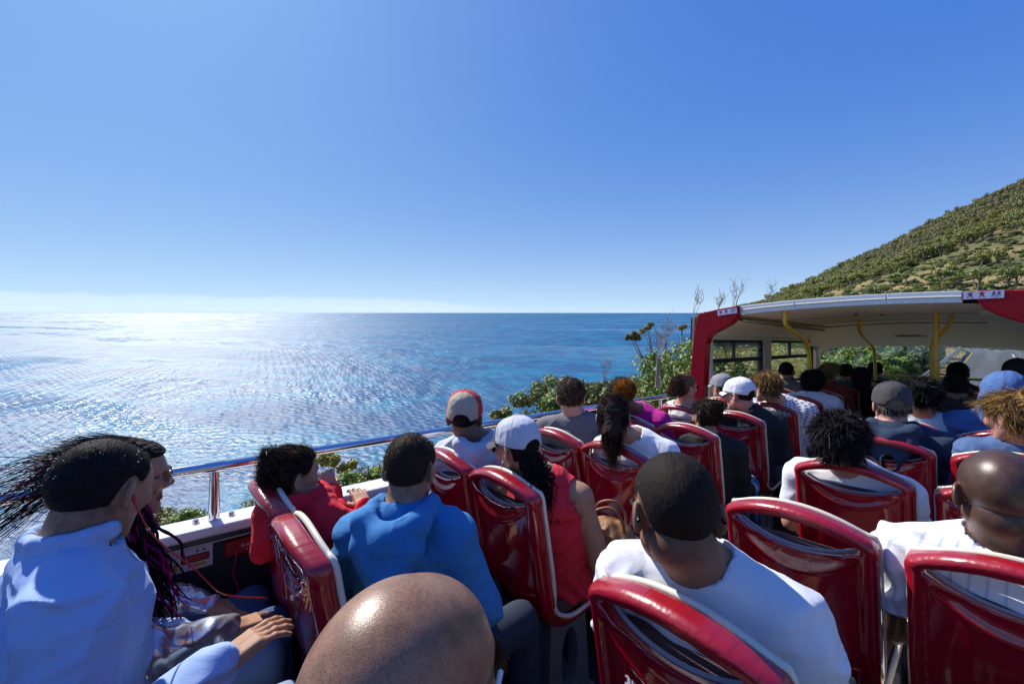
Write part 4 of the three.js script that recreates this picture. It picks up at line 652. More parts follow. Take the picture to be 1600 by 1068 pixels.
/* s: col,row(zf of seat corner),u,v,x (head placed where the photograph shows it), yaw of torso and head in degrees (left +) */
const DEG = Math.PI / 180;
function headAt(u, v, x, zf) { const du = u - 800, lat = (-Math.sin(YAW) * FOCAL + Math.cos(YAW) * du) / FOCAL, fw = (Math.cos(YAW) * FOCAL + Math.sin(YAW) * du) / FOCAL, d = x !== undefined && x !== null ? x / lat : zf / fw; return [lat * d, -(v - 537) / FOCAL * d, -fw * d]; }
function person(s) {
  reseed(s.seed || 1); const k = s.size || 1, female = !!s.female, g = new THREE.Group(), skin = SK[s.skin || 'fair'], cell = s.cell || 0.013, hk = female ? 'female' : 'male';
  const hipZ = -(s.row + 0.30 + 0.06 * Math.abs(Math.sin((s.yaw || 0) * Math.PI / 180))) , hip = [COL[s.col] + (s.dx || 0), DECK + 0.475, hipZ], H = s.head, o = hip;
  const L = p => [p[0] - o[0], p[1] - o[1], p[2] - o[2]];            // everything relative to the hip
  const h = L(H), hs = (s.headScale || 1) * (female ? 0.955 : 1) * (k < 1 ? mixn(1, k, 0.45) : 1);
  const hy = (s.headYaw || 0) * DEG, hp = (s.headPitch || 0) * DEG, hr = (s.headRoll || 0) * DEG, ty = (s.yaw || 0) * DEG, Ry = a => p => [p[0] * Math.cos(a) + p[2] * Math.sin(a), p[1], -p[0] * Math.sin(a) + p[2] * Math.cos(a)], add = (a, b) => [a[0] + b[0], a[1] + b[1], a[2] + b[2]], T = Ry(ty);
  const HM = new THREE.Matrix4().makeTranslation(...h).multiply(new THREE.Matrix4().makeRotationFromEuler(new THREE.Euler(hp, hy, hr, 'YXZ'))).multiply(new THREE.Matrix4().makeScale(hs, hs, hs));
  const neckTop = V(0, -0.045, 0.026).applyMatrix4(HM).toArray(), chestBack = s.slump || 0.0;
  let nb = s.neckBase ? add(neckTop, T(s.neckBase)) : add(neckTop, T([0, -0.100 * k, 0.028]));   // neck base
  nb[2] = Math.min(nb[2], -(s.row + 0.165 + 0.10 * Math.abs(Math.sin(ty))) - o[2] + (s.back || 0));
  const shW = (female ? 0.158 : 0.182) * k * (s.broad || 1), drop = 0.060 * k;
  const S = [-1, 1].map(q => add(nb, T([q * shW, -drop + (s.shrug || 0), 0.005])));
  const pel = [0, 0.0, 0], W = (s.wide || 1) * k * (female ? 0.93 : 1);
  // torso: elliptical sections from pelvis to neck base
  const mid = [mixn(pel[0], nb[0], 0.5), mixn(pel[1], nb[1], 0.5), mixn(pel[2], nb[2], 0.5) + chestBack], spine = new THREE.QuadraticBezierCurve3(V(...pel), V(mid[0], mid[1], mid[2] + 0.015), V(...nb));
  const rings = []; for (let i = 0; i <= 12; i++) { const t = i / 12, p = spine.getPoint(t), a = ty * smooth(0, 0.8, t), w = mixn(mixn(0.178, 0.158, smooth(0, 0.35, t)), 0.168, smooth(0.35, 0.7, t)) * (1 - 0.45 * smooth(0.82, 1, t)), dd = mixn(0.125, 0.118, t) * (1 - 0.40 * smooth(0.82, 1, t)); rings.push([p.x, p.y, p.z, Math.cos(a), Math.sin(a), w * W, dd * W]); }
  const torso = infl => (x, y, z) => { // nearest level along the spine by height
    const n = rings.length - 1, y0 = rings[0][1], y1 = rings[n][1], f = Math.min(n, Math.max(0, (y - y0) / (y1 - y0) * n)), i = Math.min(n - 1, Math.floor(f)), t = f - i, A = rings[i], B = rings[i + 1], q = j => A[j] + (B[j] - A[j]) * t;
    const px = x - q(0), pz = z - q(2), py = y < y0 ? y - y0 : y > y1 ? y - y1 : 0, ca = q(3), sa = q(4), lx = px * ca - pz * sa, lz = px * sa + pz * ca, w = q(5) + infl, d = q(6) + infl, a = lx / w, b = lz / d, c = py / 0.06, k0 = Math.sqrt(a * a + b * b + c * c), k1 = Math.sqrt(a * a / w / w + b * b / d / d + c * c / 0.0036); return k1 < 1e-6 ? -d : k0 * (k0 - 1) / k1; };
  const arms = [0, 1].map(i => { const q = i ? 1 : -1, a = (s.arms && s.arms[i]) || {}; const E = a.elbow ? add(S[i], T(a.elbow.map(v => v * k))) : add(S[i], T([q * 0.055 * k, -0.265 * k, -0.045 * k])); const Wr = a.wrist ? add(S[i], T(a.wrist.map(v => v * k))) : add(S[i], T([-q * 0.02 * k, -0.335 * k, -0.265 * k])); return { S: S[i], E, W: Wr, spec: a, q }; });
  const kneeY = 0.02, legs = [-1, 1].map((q, i) => { const sp = (s.legs && s.legs[i]) || {}, hipJ = [q * 0.088 * k, -0.005, -0.02], kn = sp.knee || [q * (0.115) * k, kneeY, -0.43 * k], an = sp.ankle || [kn[0] + q * 0.01, -0.475 + 0.09, kn[2] - 0.04]; return { hipJ, kn, an, q }; });
  // ---- body
  const bodyParts = [capsule(neckTop, nb, (female ? 0.050 : 0.063) * hs, (female ? 0.056 : 0.068) * k), torso(-0.012)];
  for (const a of arms) { bodyParts.push(capsule(nb, a.S, 0.062 * k, 0.052 * k), capsule(a.S, a.E, (female ? 0.042 : 0.048) * k * (s.armFat || 1), (female ? 0.035 : 0.039) * k * (s.armFat || 1)), capsule(a.E, a.W, (female ? 0.035 : 0.040) * k * (s.armFat || 1), 0.026 * k)); }
  const bf = union(bodyParts, 0.035), all = [h, nb, ...arms.flatMap(a => [a.S, a.E, a.W]), pel], lo = [0, 1, 2].map(i => Math.min(...all.map(p => p[i])) - 0.20), hi = [0, 1, 2].map(i => Math.max(...all.map(p => p[i])) + 0.20); hi[1] = Math.max(nb[1], neckTop[1], ...arms.flatMap(a => [a.E[1], a.W[1]])) + 0.10;
  const bodyBits = [nets(bf, lo, hi, s.bare ? 0.009 : 0.015, { eps: 0.006 }), headMesh(hk, s.far ? 0.0065 : 0.0042).clone().applyMatrix4(HM)];
  const armSkins = [];
  for (const a of arms) { if (a.spec.nohand) continue; const z = dirOf(a.W, a.E), want = V(...T(a.spec.palm || [0, 1, 0])), xA = want.clone().cross(z).normalize(), yA = z.clone().cross(xA), hm = new THREE.Matrix4().makeBasis(xA, yA, z).setPosition(...a.W); const hg = HANDS[a.spec.hand || 'rest'].clone(); if (a.q < 0) { hg.scale(-1, 1, 1); const r = hg.index.array; for (let i = 0; i < r.length; i += 3) { const t = r[i]; r[i] = r[i + 1]; r[i + 1] = t; } } hg.scale(k, k, k); bodyBits.push(hg.applyMatrix4(hm)); }
  const HI = HM.clone().invert(), tmp = V();
  const bodyGeo = tint(merge(bodyBits), (x, y, z) => { tmp.set(x, y, z).applyMatrix4(HI); const n = 1 + 0.22 * fbm(x * 28, y * 28, z * 28, 3); let c = [skin[0] * n, skin[1] * n, skin[2] * n]; const ax = Math.abs(tmp.x); if (tmp.z < -0.08 && ax < 0.026 && tmp.y < -0.055 && tmp.y > -0.078) c = s.lips || [c[0] * 0.85, c[1] * 0.55, c[2] * 0.55]; if (tmp.z < -0.086 && Math.abs(ax - 0.0315) < 0.011 && Math.abs(tmp.y - 0.004) < 0.0065) c = Math.abs(ax - 0.0315) < 0.005 ? [0.02, 0.012, 0.008] : [0.55, 0.52, 0.5]; if (s.scalpTone) { const r = scalp(tmp.x, tmp.y, tmp.z); if (r > -0.016) { const b = s.scalpTone * smooth(-0.010, 0.008, r + 0.006 * noise(x * 150, y * 150, z * 150)) * (0.65 + 0.5 * noise(x * 420, y * 420, z * 420)); c = c.map((v, i) => mixn(v, [0.03, 0.023, 0.02][i], Math.max(0, Math.min(0.75, b)))); } } if (s.beard && tmp.y < -0.03 + 0.25 * Math.max(0, tmp.z + 0.02) && tmp.y > -0.13 && tmp.z < 0.03) { const b = s.beard * (0.6 + 0.4 * noise(x * 500, y * 500, z * 500)); c = c.map((v, i) => mixn(v, [0.03, 0.024, 0.02][i], Math.max(0, Math.min(0.8, b)))); } return c; });
  const body = part(g, 'body', bodyGeo, s.skinMat || (skin[0] < 0.13 ? darkSkin : skinMat));
  // ---- top garment
  const t = s.top, fit = t.fit ?? 0.016, tp = [torso(fit)];
  for (const a of arms) { tp.push(capsule(nb, a.S, 0.062 * k + fit * 0.7, 0.056 * k + fit * 0.8)); if (t.sleeve !== 'none') { const up = (0.052 * k * (s.armFat || 1)) + fit; const e = t.sleeve === 'short' ? [0, 1, 2].map(i => mixn(a.S[i], a.E[i], t.sleeveLen || 0.62)) : a.E; tp.push(capsule(a.S, e, up, t.sleeve === 'short' ? up * 1.02 : up * 0.86)); if (t.sleeve === 'long') tp.push(capsule(a.E, a.W, up * 0.86, 0.038 * k)); } }
  const tf0 = union(tp, t.sleeve === 'none' ? 0.02 : 0.038), amp = t.folds ?? 0.008, fr = t.freq || 7;
  const hoodParts = []; // lying hood / collar
  if (t.hood === 'down') { const c = (x, y, z) => add(nb, T([x * k, y * k, z * k])); const zz = 0.035 * W + fit + 0.028; hoodParts.push(capsule(c(-0.092, 0.045, -0.03), c(-0.088, 0.035, 0.05 + zz), 0.024, 0.032), capsule(c(0.092, 0.045, -0.03), c(0.088, 0.035, 0.05 + zz), 0.024, 0.032), capsule(c(-0.088, 0.035, 0.05 + zz), c(0, 0.0, 0.085 + zz), 0.032, 0.038), capsule(c(0.088, 0.035, 0.05 + zz), c(0, 0.0, 0.085 + zz), 0.032, 0.038), capsule(c(-0.075, -0.03, 0.075 + zz), c(0, -0.155, 0.105 + zz), 0.040, 0.030), capsule(c(0.075, -0.03, 0.075 + zz), c(0, -0.155, 0.105 + zz), 0.040, 0.030), capsule(c(0, -0.02, 0.08 + zz), c(0, -0.14, 0.105 + zz), 0.045, 0.03)); }
  if (t.collar) { const cc = [0, 1, 2].map(i => mixn(nb[i], neckTop[i], 0.30)), c = (x, y, z) => add(cc, T([x * k, y * k, z * k])), r = t.collar; for (let i = 0; i < 8; i++) { const a = -2.3 + i * 4.6 / 8, b = a + 4.6 / 8, R = 0.076 + (t.neck || 0); for (const up of r > 0.01 ? [0, 0.016] : [0.004]) hoodParts.push(capsule(c(Math.sin(a) * R, 0.026 + up - 0.004 * Math.cos(a), Math.cos(a) * R - 0.008), c(Math.sin(b) * R, 0.026 + up - 0.004 * Math.cos(b), Math.cos(b) * R - 0.008), r, r)); } }
  const hoodF = hoodParts.length ? union(hoodParts, t.hood ? 0.026 : 0.012) : null;
  const neckCut = (x, y, z) => { const d = 0.070 * k + (t.neck || 0), px = x - neckTop[0], pz = z - neckTop[2]; return Math.sqrt(px * px + pz * pz) - d; };
  const ncx = mixn(nb[0], neckTop[0], 0.35), ncy = nb[1] + 0.018 * k - (t.scoop || 0), ncz = mixn(nb[2], neckTop[2], 0.35);
  const topF = (x, y, z) => {
    let d = tf0(x, y, z); if (d > 0.07) { if (hoodF) return Math.min(d - 0.03, hoodF(x, y, z)); return d - 0.02; }
    const wv = noise(x * 4, y * 4, z * 4) * 2.2, ridg = 1 - Math.abs(noise(x * fr + wv, y * fr * 0.55 + wv, z * fr + 3)) * 2.2, r2 = 1 - Math.abs(noise(x * fr * 2.1 - y * fr + wv, y * fr * 0.9, z * fr * 2)) * 2;
    const r3 = 1 - Math.abs(noise(x * 3.1 + y * 4 + wv, y * 2 - x * 3, z * 4 + wv)) * 2.4; d -= amp * (0.75 * ridg + 0.45 * r2 + 0.9 * r3 - 0.6) * smooth(0.07, 0.17, Math.hypot(x - ncx, y - ncy, z - ncz));
    if (t.sleeve === 'none') for (const a of arms) { const q = Math.hypot(x - a.S[0], y - a.S[1], z - a.S[2]); d = smax(d, 0.062 * k * (t.armhole || 1) - q, 0.01); }
    for (const a of arms) if (t.sleeve === 'short') { const e = dirOf(a.S, a.E), f = t.sleeveLen || 0.62, Ln = Math.hypot(a.E[0] - a.S[0], a.E[1] - a.S[1], a.E[2] - a.S[2]); const al = (x - a.S[0]) * e.x + (y - a.S[1]) * e.y + (z - a.S[2]) * e.z, off = Math.hypot(x - a.S[0] - e.x * al, y - a.S[1] - e.y * al, z - a.S[2] - e.z * al); if (off < 0.10 && (x - mixn(a.S[0], nb[0], 0.3)) * a.q * Math.cos(ty) - (z - nb[2]) * a.q * Math.sin(ty) > 0.02) d = smax(d, al - Ln * f, 0.008); }
    // neck opening
    { const px = x - ncx, pz = z - ncz, q = Math.sqrt(px * px + pz * pz) - (0.066 * k + (t.neck || 0) + Math.max(0, -(pz * Math.cos(ty) + px * Math.sin(ty))) * (t.vee || 0.25)), yy = ncy + 0.35 * Math.max(0, pz * Math.cos(ty) + px * Math.sin(ty)) * 0.4 - y; d = smax(d, Math.min(-q, 0.2) > 0 && yy < 0 ? Math.min(-q, -yy) : -9, 0.006); }
    if (hoodF) d = smin(d, hoodF(x, y, z) - (t.hood ? 0.006 * ridg : 0.0015 * r2), t.hood ? 0.005 : 0.004);
    return d;
  };
  const lo2 = lo.slice(), hi2 = hi.slice(); lo2[1] = Math.max(lo[1], -0.06 - 0.0); hi2[1] = Math.max(nb[1] + 0.12, ...arms.flatMap(a => [a.E[1] + 0.08, a.W[1] + 0.06]));
  lo2[1] = Math.min(lo2[1], ...arms.flatMap(a => [a.E[1] - 0.09, a.W[1] - 0.07]));
  const topGeo = nets(topF, lo2, hi2, cell, { safe: 1.7, bump: amp + 0.01, eps: cell * 0.5 });
  const topMesh = part(g, t.name || 'shirt', topGeo, t.mat || cloth(t.color, t.cloth || {}));
  for (const line of t.seams || []) { const pts = []; const cv = new THREE.CatmullRomCurve3(line.map(p => V(p[0], p[1], 0))), n = 26; for (let i = 0; i <= n; i++) { const q = cv.getPoint(i / n); let z = 0.34, hit = null; for (let w = 0; w < 90; w++) { const P = add(nb, T([q.x * k, q.y * k, z])), v = topF(...P); if (v < 0.0012) { hit = add(nb, T([q.x * k, q.y * k, z])); break; } z -= Math.max(0.0012, Math.min(0.02, v * 0.6)); if (z < -0.12) break; } if (hit) pts.push(V(...hit)); } if (pts.length > 4) part(topMesh, 'seam', tube(pts, 0.0019, 60, 4), t.seamMat || topMesh.material); }
  // ---- trousers and shoes
  if (!s.nolegs) {
    const bt = s.bottom || { color: [0.03, 0.04, 0.07] }, lp = []; for (const l of legs) lp.push(capsule(l.hipJ, l.kn, 0.088 * k, 0.066 * k), capsule(l.kn, l.an, 0.064 * k, 0.05 * k)); lp.push(ellipsoid([0, 0.02, 0.0], [0.165 * W, 0.10, 0.12])); const lf = union(lp, 0.035);
    part(g, bt.name || 'trousers', nets((x, y, z) => lf(x, y, z) - 0.006 * (1 - Math.abs(noise(x * 9, y * 9, z * 6)) * 2.2), [-0.36, -0.46, -0.70], [0.36, 0.16, 0.18], s.legCell || 0.019, { bump: 0.01 }), bt.mat || cloth(bt.color, bt.cloth || {}));
    for (const l of legs) part(g, 'shoe', nets(union([capsule([l.an[0], l.an[1] - 0.045, l.an[2] + 0.02], [l.an[0], l.an[1] - 0.050, l.an[2] - 0.13], 0.036, 0.034), capsule([l.an[0], l.an[1] + 0.01, l.an[2]], [l.an[0], l.an[1] - 0.04, l.an[2]], 0.035, 0.036)], 0.02), [l.an[0] - 0.07, l.an[1] - 0.10, l.an[2] - 0.2], [l.an[0] + 0.07, l.an[1] + 0.06, l.an[2] + 0.08], 0.014), s.shoe || rubberMat);
  }
  // ---- hair, cap, glasses in head space
  const headFrame = m => { m.matrixAutoUpdate = true; HM.decompose(m.position, m.quaternion, m.scale); return m; };
  const crown = V(0, 0.10, 0.05), flowDown = (p, n) => { const r = p.clone().sub(crown); r.addScaledVector(n, -r.dot(n)); return r.normalize(); };
  const ctx = { s, g, arms, hk, headFrame, flowDown, crown, hs, HM, nb, T, add, k, neckTop };
  if (s.hair) s.hair(ctx);
  if (s.cap) s.cap(ctx);
  if (s.extra) s.extra(ctx);
  g.position.set(...hip);
  return aboard(g, 'person', s.label, 'person', 'passengers on the top deck');
}
// hair styles
const underCap = (x, f) => x.s.cap ? (a, b, e) => f(a, b, e) && b < 0.012 - 0.14 * e : f;
const shaven = (c, n = 9000, cc) => x => { const src = headMesh(x.hk, 0.0042), st = part(x.g, 'stubble', strands(src, { count: n, len: 0.0018, lift: 0.55, mess: 0.8, width: 0.0007, vary: 0.4, seg: 1, colors: cc || [c], where: (a, b, e) => scalp(a, b, e) > 0.004 + 0.006 * noise(a * 90, b * 90, e * 90), flow: x.flowDown }), strandMat); x.headFrame(st); };
const scl = (x, y, z) => scalp(x, y, z) > 0.002;
const buzz = (c, len = 0.006, n = 5000, cc) => x => { len *= 0.62; const sh = part(x.g, 'hair', hairShell(x.hk, len * 0.5, x.s.far ? 0.007 : 0.0045, 0.25), shellMat(c)); x.headFrame(sh); part(sh, 'stubble', strands(sh.geometry, { count: n * 1.6, len, lift: 0.42, mess: 0.8, width: 0.0010, vary: 0.35, seg: 1, colors: cc || [c, c.map(v => v * 1.6 + 0.004)], where: underCap(x, scl), flow: x.flowDown }), cropMat); };
const shortHair = (c, len = 0.03, n = 3500, o = {}) => x => { const sh = part(x.g, 'hair', hairShell(x.hk, x.s.cap ? 0.007 : o.thick || len * 0.5, x.s.far ? 0.0075 : 0.005, 0.5), shellMat(c.map(v => v * 0.8))); x.headFrame(sh); part(sh, 'strands', strands(sh.geometry, { count: n, len, lift: o.lift ?? 0.2, mess: o.mess ?? 0.14, clump: o.clump ?? 0.7, width: o.width || 0.0017, vary: 0.4, seg: 3, fall: o.fall ?? 0.15, curl: o.curl ?? 0.1, wind: o.wind, colors: o.colors || [c, c.map(v => v * 1.5 + 0.006)], where: underCap(x, scl), flow: x.flowDown }), strandMat); };
// long hair gathered or hanging: extra volumes joined to the scalp shell
const gathered = (c, vols, o = {}) => x => {
  const vf = vols.length ? union(vols, 0.02) : null;
  const sh = part(x.g, 'hair', hairShell(x.hk, x.s.cap ? 0.006 : o.thick || 0.013, x.s.far ? 0.0075 : 0.005, 0.35, vf && ((d, a, b, e) => smin(d, vf(a, b, e) - 0.004 * noise(a * 60, b * 60, e * 60), 0.012))), shellMat(c.map(v => v * 0.8))); x.headFrame(sh);
  part(sh, 'strands', strands(sh.geometry, { count: o.n || 3000, len: o.len || 0.045, lift: o.lift ?? 0.10, mess: o.mess ?? 0.08, clump: o.clump ?? 0.3, width: 0.0018, vary: 0.45, seg: 4, fall: o.fall ?? 0.05, curl: o.curl ?? 0.12, wind: o.wind, colors: o.colors || [c, c.map(v => v * 1.7 + 0.008)], where: underCap(x, (a, b, e) => scl(a, b, e) || (vf && vf(a, b, e) < 0.01)), flow: o.to ? (p, n) => { const r = V(...o.to).sub(p); r.addScaledVector(n, -r.dot(n)); if (r.length() < 0.004) r.set(rr(-1, 1), rr(-1, 1), rr(-1, 1)); r.normalize(); return vf && vf(p.x, p.y, p.z) < 0.012 ? r.cross(n).normalize() : r; } : o.flow || x.flowDown }), strandMat);
  return sh;
};
// curly lock as a tapering helix tube from a to b
function curl(a, b, r, turns, w, ph) { const pts = [], n = Math.max(8, Math.round(turns * 7)), A = V(...a), B = V(...b), d = B.clone().sub(A), e1 = V(0.3, 0.2, 1).cross(d).normalize(), e2 = d.clone().normalize().cross(e1); for (let i = 0; i <= n; i++) { const t = i / n, q = ph + t * turns * 6.283, rad = r * (0.5 + 0.7 * t) * (1 - 0.4 * Math.max(0, t - 0.8) * 5); pts.push(A.clone().addScaledVector(d, t).addScaledVector(e1, Math.cos(q) * rad).addScaledVector(e2, Math.sin(q) * rad).add(V(0, 0.06 * Math.sin(Math.PI * t) * 0.2, 0))); } return taperTube(pts, [w, w * 0.9, w * 0.35], n * 2, 5); }
// caps
function capDome(x, o) {
  const { skull } = headSDF(x.hk), t = o.thick || 0.014, tilt = o.tilt ?? 0.12, base = o.base ?? 0.028, f = (a, b, e) => { const cut = base - tilt * e - b; let d = smax(skull(a, b, e) - t - 0.010 * smooth(0.05, 0.12, b) - 0.0012 * noise(a * 40, b * 40, e * 40), cut, 0.004); if (o.hole) { const hx = a / 0.042, hyy = (b - (base - tilt * 0.1)) / 0.036; if (e * (o.back || 1) > 0.03) d = smax(d, (1 - Math.sqrt(hx * hx + hyy * hyy)) * 0.036, 0.003); } return d; };
  return nets(f, [-0.13, -0.06, -0.15], [0.13, 0.19, 0.16], x.s.far ? 0.006 : 0.0042, { safe: 2, eps: 0.002 });
}
function brimGeo(w = 0.078, L = 0.075, y = 0.034, droop = 0.018, back = false) { // curved visor
  const pos = [], idx = [], n = 18, m = 6; for (const side of [0, 1]) for (let j = 0; j <= m; j++) for (let i = 0; i <= n; i++) { const a = mixn(-1.15, 1.15, i / n), r = j / m, R = 0.098, x = Math.sin(a) * (w + r * 0.012), z = -Math.cos(a) * R * 0.92 - 0.0 - r * L * Math.pow(Math.cos(a), 0.6), yy = y - droop * Math.pow(Math.abs(x) / w, 2) - r * 0.018 + (side ? -0.004 : 0); pos.push(x, yy, z); if (i && j) { const q = side * (m + 1) * (n + 1) + j * (n + 1) + i, A = q - 1, B = q - n - 1, C = B - 1; if (side) idx.push(C, q, B, C, A, q); else idx.push(C, B, q, C, q, A); } }
  const g = geoOf(pos, null, null, idx); return g;
}
const ballCap = o => x => {
  const dome = capDome(x, o); if (o.colors) tint(dome, o.colors);
  const c = part(x.g, 'cap', dome, mat(o.colors ? rgb(1, 1, 1) : o.color, 0.85, { vertexColors: !!o.colors, bumpMap: fabricBumps, bumpScale: 0.003 })); x.headFrame(c);
  if (o.turn) { c.rotateY(o.turn); }
  if (!o.nobrim) part(c, 'brim', brimGeo(0.08, o.brim || 0.07, o.brimY ?? 0.040), mat(o.brimColor || o.color, 0.85, { bumpMap: fabricBumps, bumpScale: 0.002 }));
  part(c, 'button', new THREE.SphereGeometry(0.007, 10, 6).scale(1, 0.6, 1).translate(0, (o.topY || 0.149), 0.02), mat(o.button || o.color || [0.5, 0.5, 0.5], 0.85));
  const seam = []; for (let q = 0; q < 3; q++) { const a = q * Math.PI / 3 + Math.PI / 2, pts = []; for (let i = -8; i <= 8; i++) { const b = i / 8 * 1.25, d = V(Math.sin(b) * Math.cos(a), Math.cos(b), Math.sin(b) * Math.sin(a)), { skull } = headSDF(x.hk); let r = 0.05; for (let w = 0; w < 60; w++) { const p = d.clone().multiplyScalar(r).add(V(0, 0.03, 0.02)); const v = skull(p.x, p.y, p.z) - (o.thick || 0.014) - 0.010 * smooth(0.05, 0.12, p.y); if (v > -0.0005) break; r += Math.max(0.0008, -v * 0.7); } const p = d.multiplyScalar(r).add(V(0, 0.03, 0.02)); if (p.y > (o.base ?? 0.028) - (o.tilt ?? 0.12) * p.z + 0.006 && !(o.hole && p.z > 0.03 && Math.abs(p.x) < 0.045 && p.y < (o.base ?? 0.028) + 0.035)) pts.push(p); } if (pts.length > 3) seam.push(tube(pts, 0.0016, 24, 4)); }
  if (seam.length) part(c, 'seam', merge(seam), mat(o.seam || o.color || [0.4, 0.4, 0.4], 0.9));
};
function glasses(x, lens = [0.01, 0.01, 0.012], frame = [0.01, 0.01, 0.01], o = {}) {
  const fm = mat(frame, 0.25), fr = part(x.g, 'sunglasses', tube([[-0.012, 0.010, -0.112], [0, 0.014, -0.114], [0.012, 0.010, -0.112]], 0.0025, 6, 5), fm); x.headFrame(fr);
  for (const q of [-1, 1]) part(fr, 'temple_arm', tube([[q * 0.066, 0.010, -0.082], [q * 0.079, 0.012, -0.04], [q * 0.084, 0.012, 0.015], [q * 0.083, -0.008, 0.045]], o.r || 0.003, 20, 6), fm);
  for (const q of [-1, 1]) { const g = new THREE.SphereGeometry(0.05, 20, 10, 0, 6.283, 0, 0.55).scale(1, 0.35, 0.85).rotateX(-Math.PI / 2).translate(0, 0, 0.012).rotateY(-q * 0.28).translate(q * 0.036, 0.002, -0.112); part(fr, 'lens', g, mat(lens, 0.06, { clearcoat: 1, side: THREE.DoubleSide })); }
  return fr;
}
const hp_ = (u, v, col, o = {}) => headAt(u, v, o.x ?? COL[col], null);
const denim = cloth([0.055, 0.10, 0.20], { map: (() => { const t = dataTex(256, 256, (u, v, i, j) => { const k = 0.75 + 0.35 * n128(u, v) + ((i + j) % 3 ? 0 : 0.25) + 0.25 * n8(u, v); return [44 * k, 66 * k, 104 * k]; }, true); t.repeat.set(6, 6); return t; })() }), paleDenim = cloth([0.2, 0.28, 0.42]), darkDenim = cloth([0.016, 0.026, 0.05]);
const BLACK = [0.010, 0.009, 0.009], DKBR = [0.022, 0.013, 0.008], BROWN = [0.055, 0.030, 0.016];
// 1 man in light blue shirt, nearest left
person({ col: 'LI', row: ROWL(-1), seed: 11, head: headAt(158, 768, -1.46), dx: -0.10, headYaw: 56, headPitch: -14, headRoll: -3, yaw: 8, skin: 'tan', scalpTone: 0.7, beard: 0.35, broad: 1.04, wide: 1.06, cell: 0.008, bare: 0, headScale: 1.03,
  label: 'man in light blue denim shirt with cropped black hair and red earphones, lower left', hair: buzz(BLACK, 0.010, 9000, [BLACK, [0.03, 0.028, 0.028], [0.06, 0.06, 0.065]]),
  top: { color: [0.30, 0.42, 0.67], seams: [[[-0.13, -0.10], [-0.08, -0.112], [0, -0.118], [0.08, -0.112], [0.13, -0.10]], [[-0.13, -0.112], [-0.08, -0.124], [0, -0.13], [0.08, -0.124], [0.13, -0.112]]], seamMat: mat([0.22, 0.33, 0.58], 0.9), sleeve: 'long', folds: 0.016, freq: 5, fit: 0.02, neck: 0.006, collar: 0.013 }, bottom: { mat: paleDenim }, legs: [{ knee: [-0.14, 0.02, -0.42] }, { knee: [0.15, 0.03, -0.43] }], legCell: 0.014,
  arms: [{}, { elbow: [0.10, -0.25, 0.0], wrist: [0.07, -0.195, -0.24] }],
  extra: x => {
    const A = x.arms[1], ax = dirOf(A.E, A.W), q = new THREE.Quaternion().setFromUnitVectors(V(0, 0, 1), ax), ring = (t, r, w, m, nm) => { const b = part(x.g, nm, new THREE.TorusGeometry(r, w, 8, 28).scale(1, 0.85, 1), m); b.quaternion.copy(q); b.position.set(...[0, 1, 2].map(i => mixn(A.E[i], A.W[i], t))); return b; };
    ring(1.10, 0.029, 0.008, mat([0.02, 0.02, 0.022], 0.4), 'watch'); ring(1.05, 0.032, 0.005, mat([0.05, 0.10, 0.45], 0.7), 'bracelet'); ring(1.02, 0.034, 0.0045, mat([0.5, 0.02, 0.1], 0.7), 'bracelet'); ring(1.13, 0.029, 0.004, mat([0.65, 0.38, 0.01], 0.5), 'watch_strap_loop');
    const ear = V(0.083, -0.012, 0.012).applyMatrix4(x.HM), e = part(x.g, 'earphone', merge([new THREE.SphereGeometry(0.009, 12, 8).translate(ear.x, ear.y, ear.z), tube([ear, [ear.x + 0.015, ear.y - 0.10, ear.z - 0.04], [ear.x - 0.02, ear.y - 0.22, ear.z - 0.12], [ear.x - 0.10, ear.y - 0.36, ear.z - 0.20], [ear.x - 0.2, ear.y - 0.47, ear.z - 0.33]], 0.0022, 40, 5)]), mat([0.5, 0.012, 0.02], 0.4)); e.name = 'earphone';

  } });
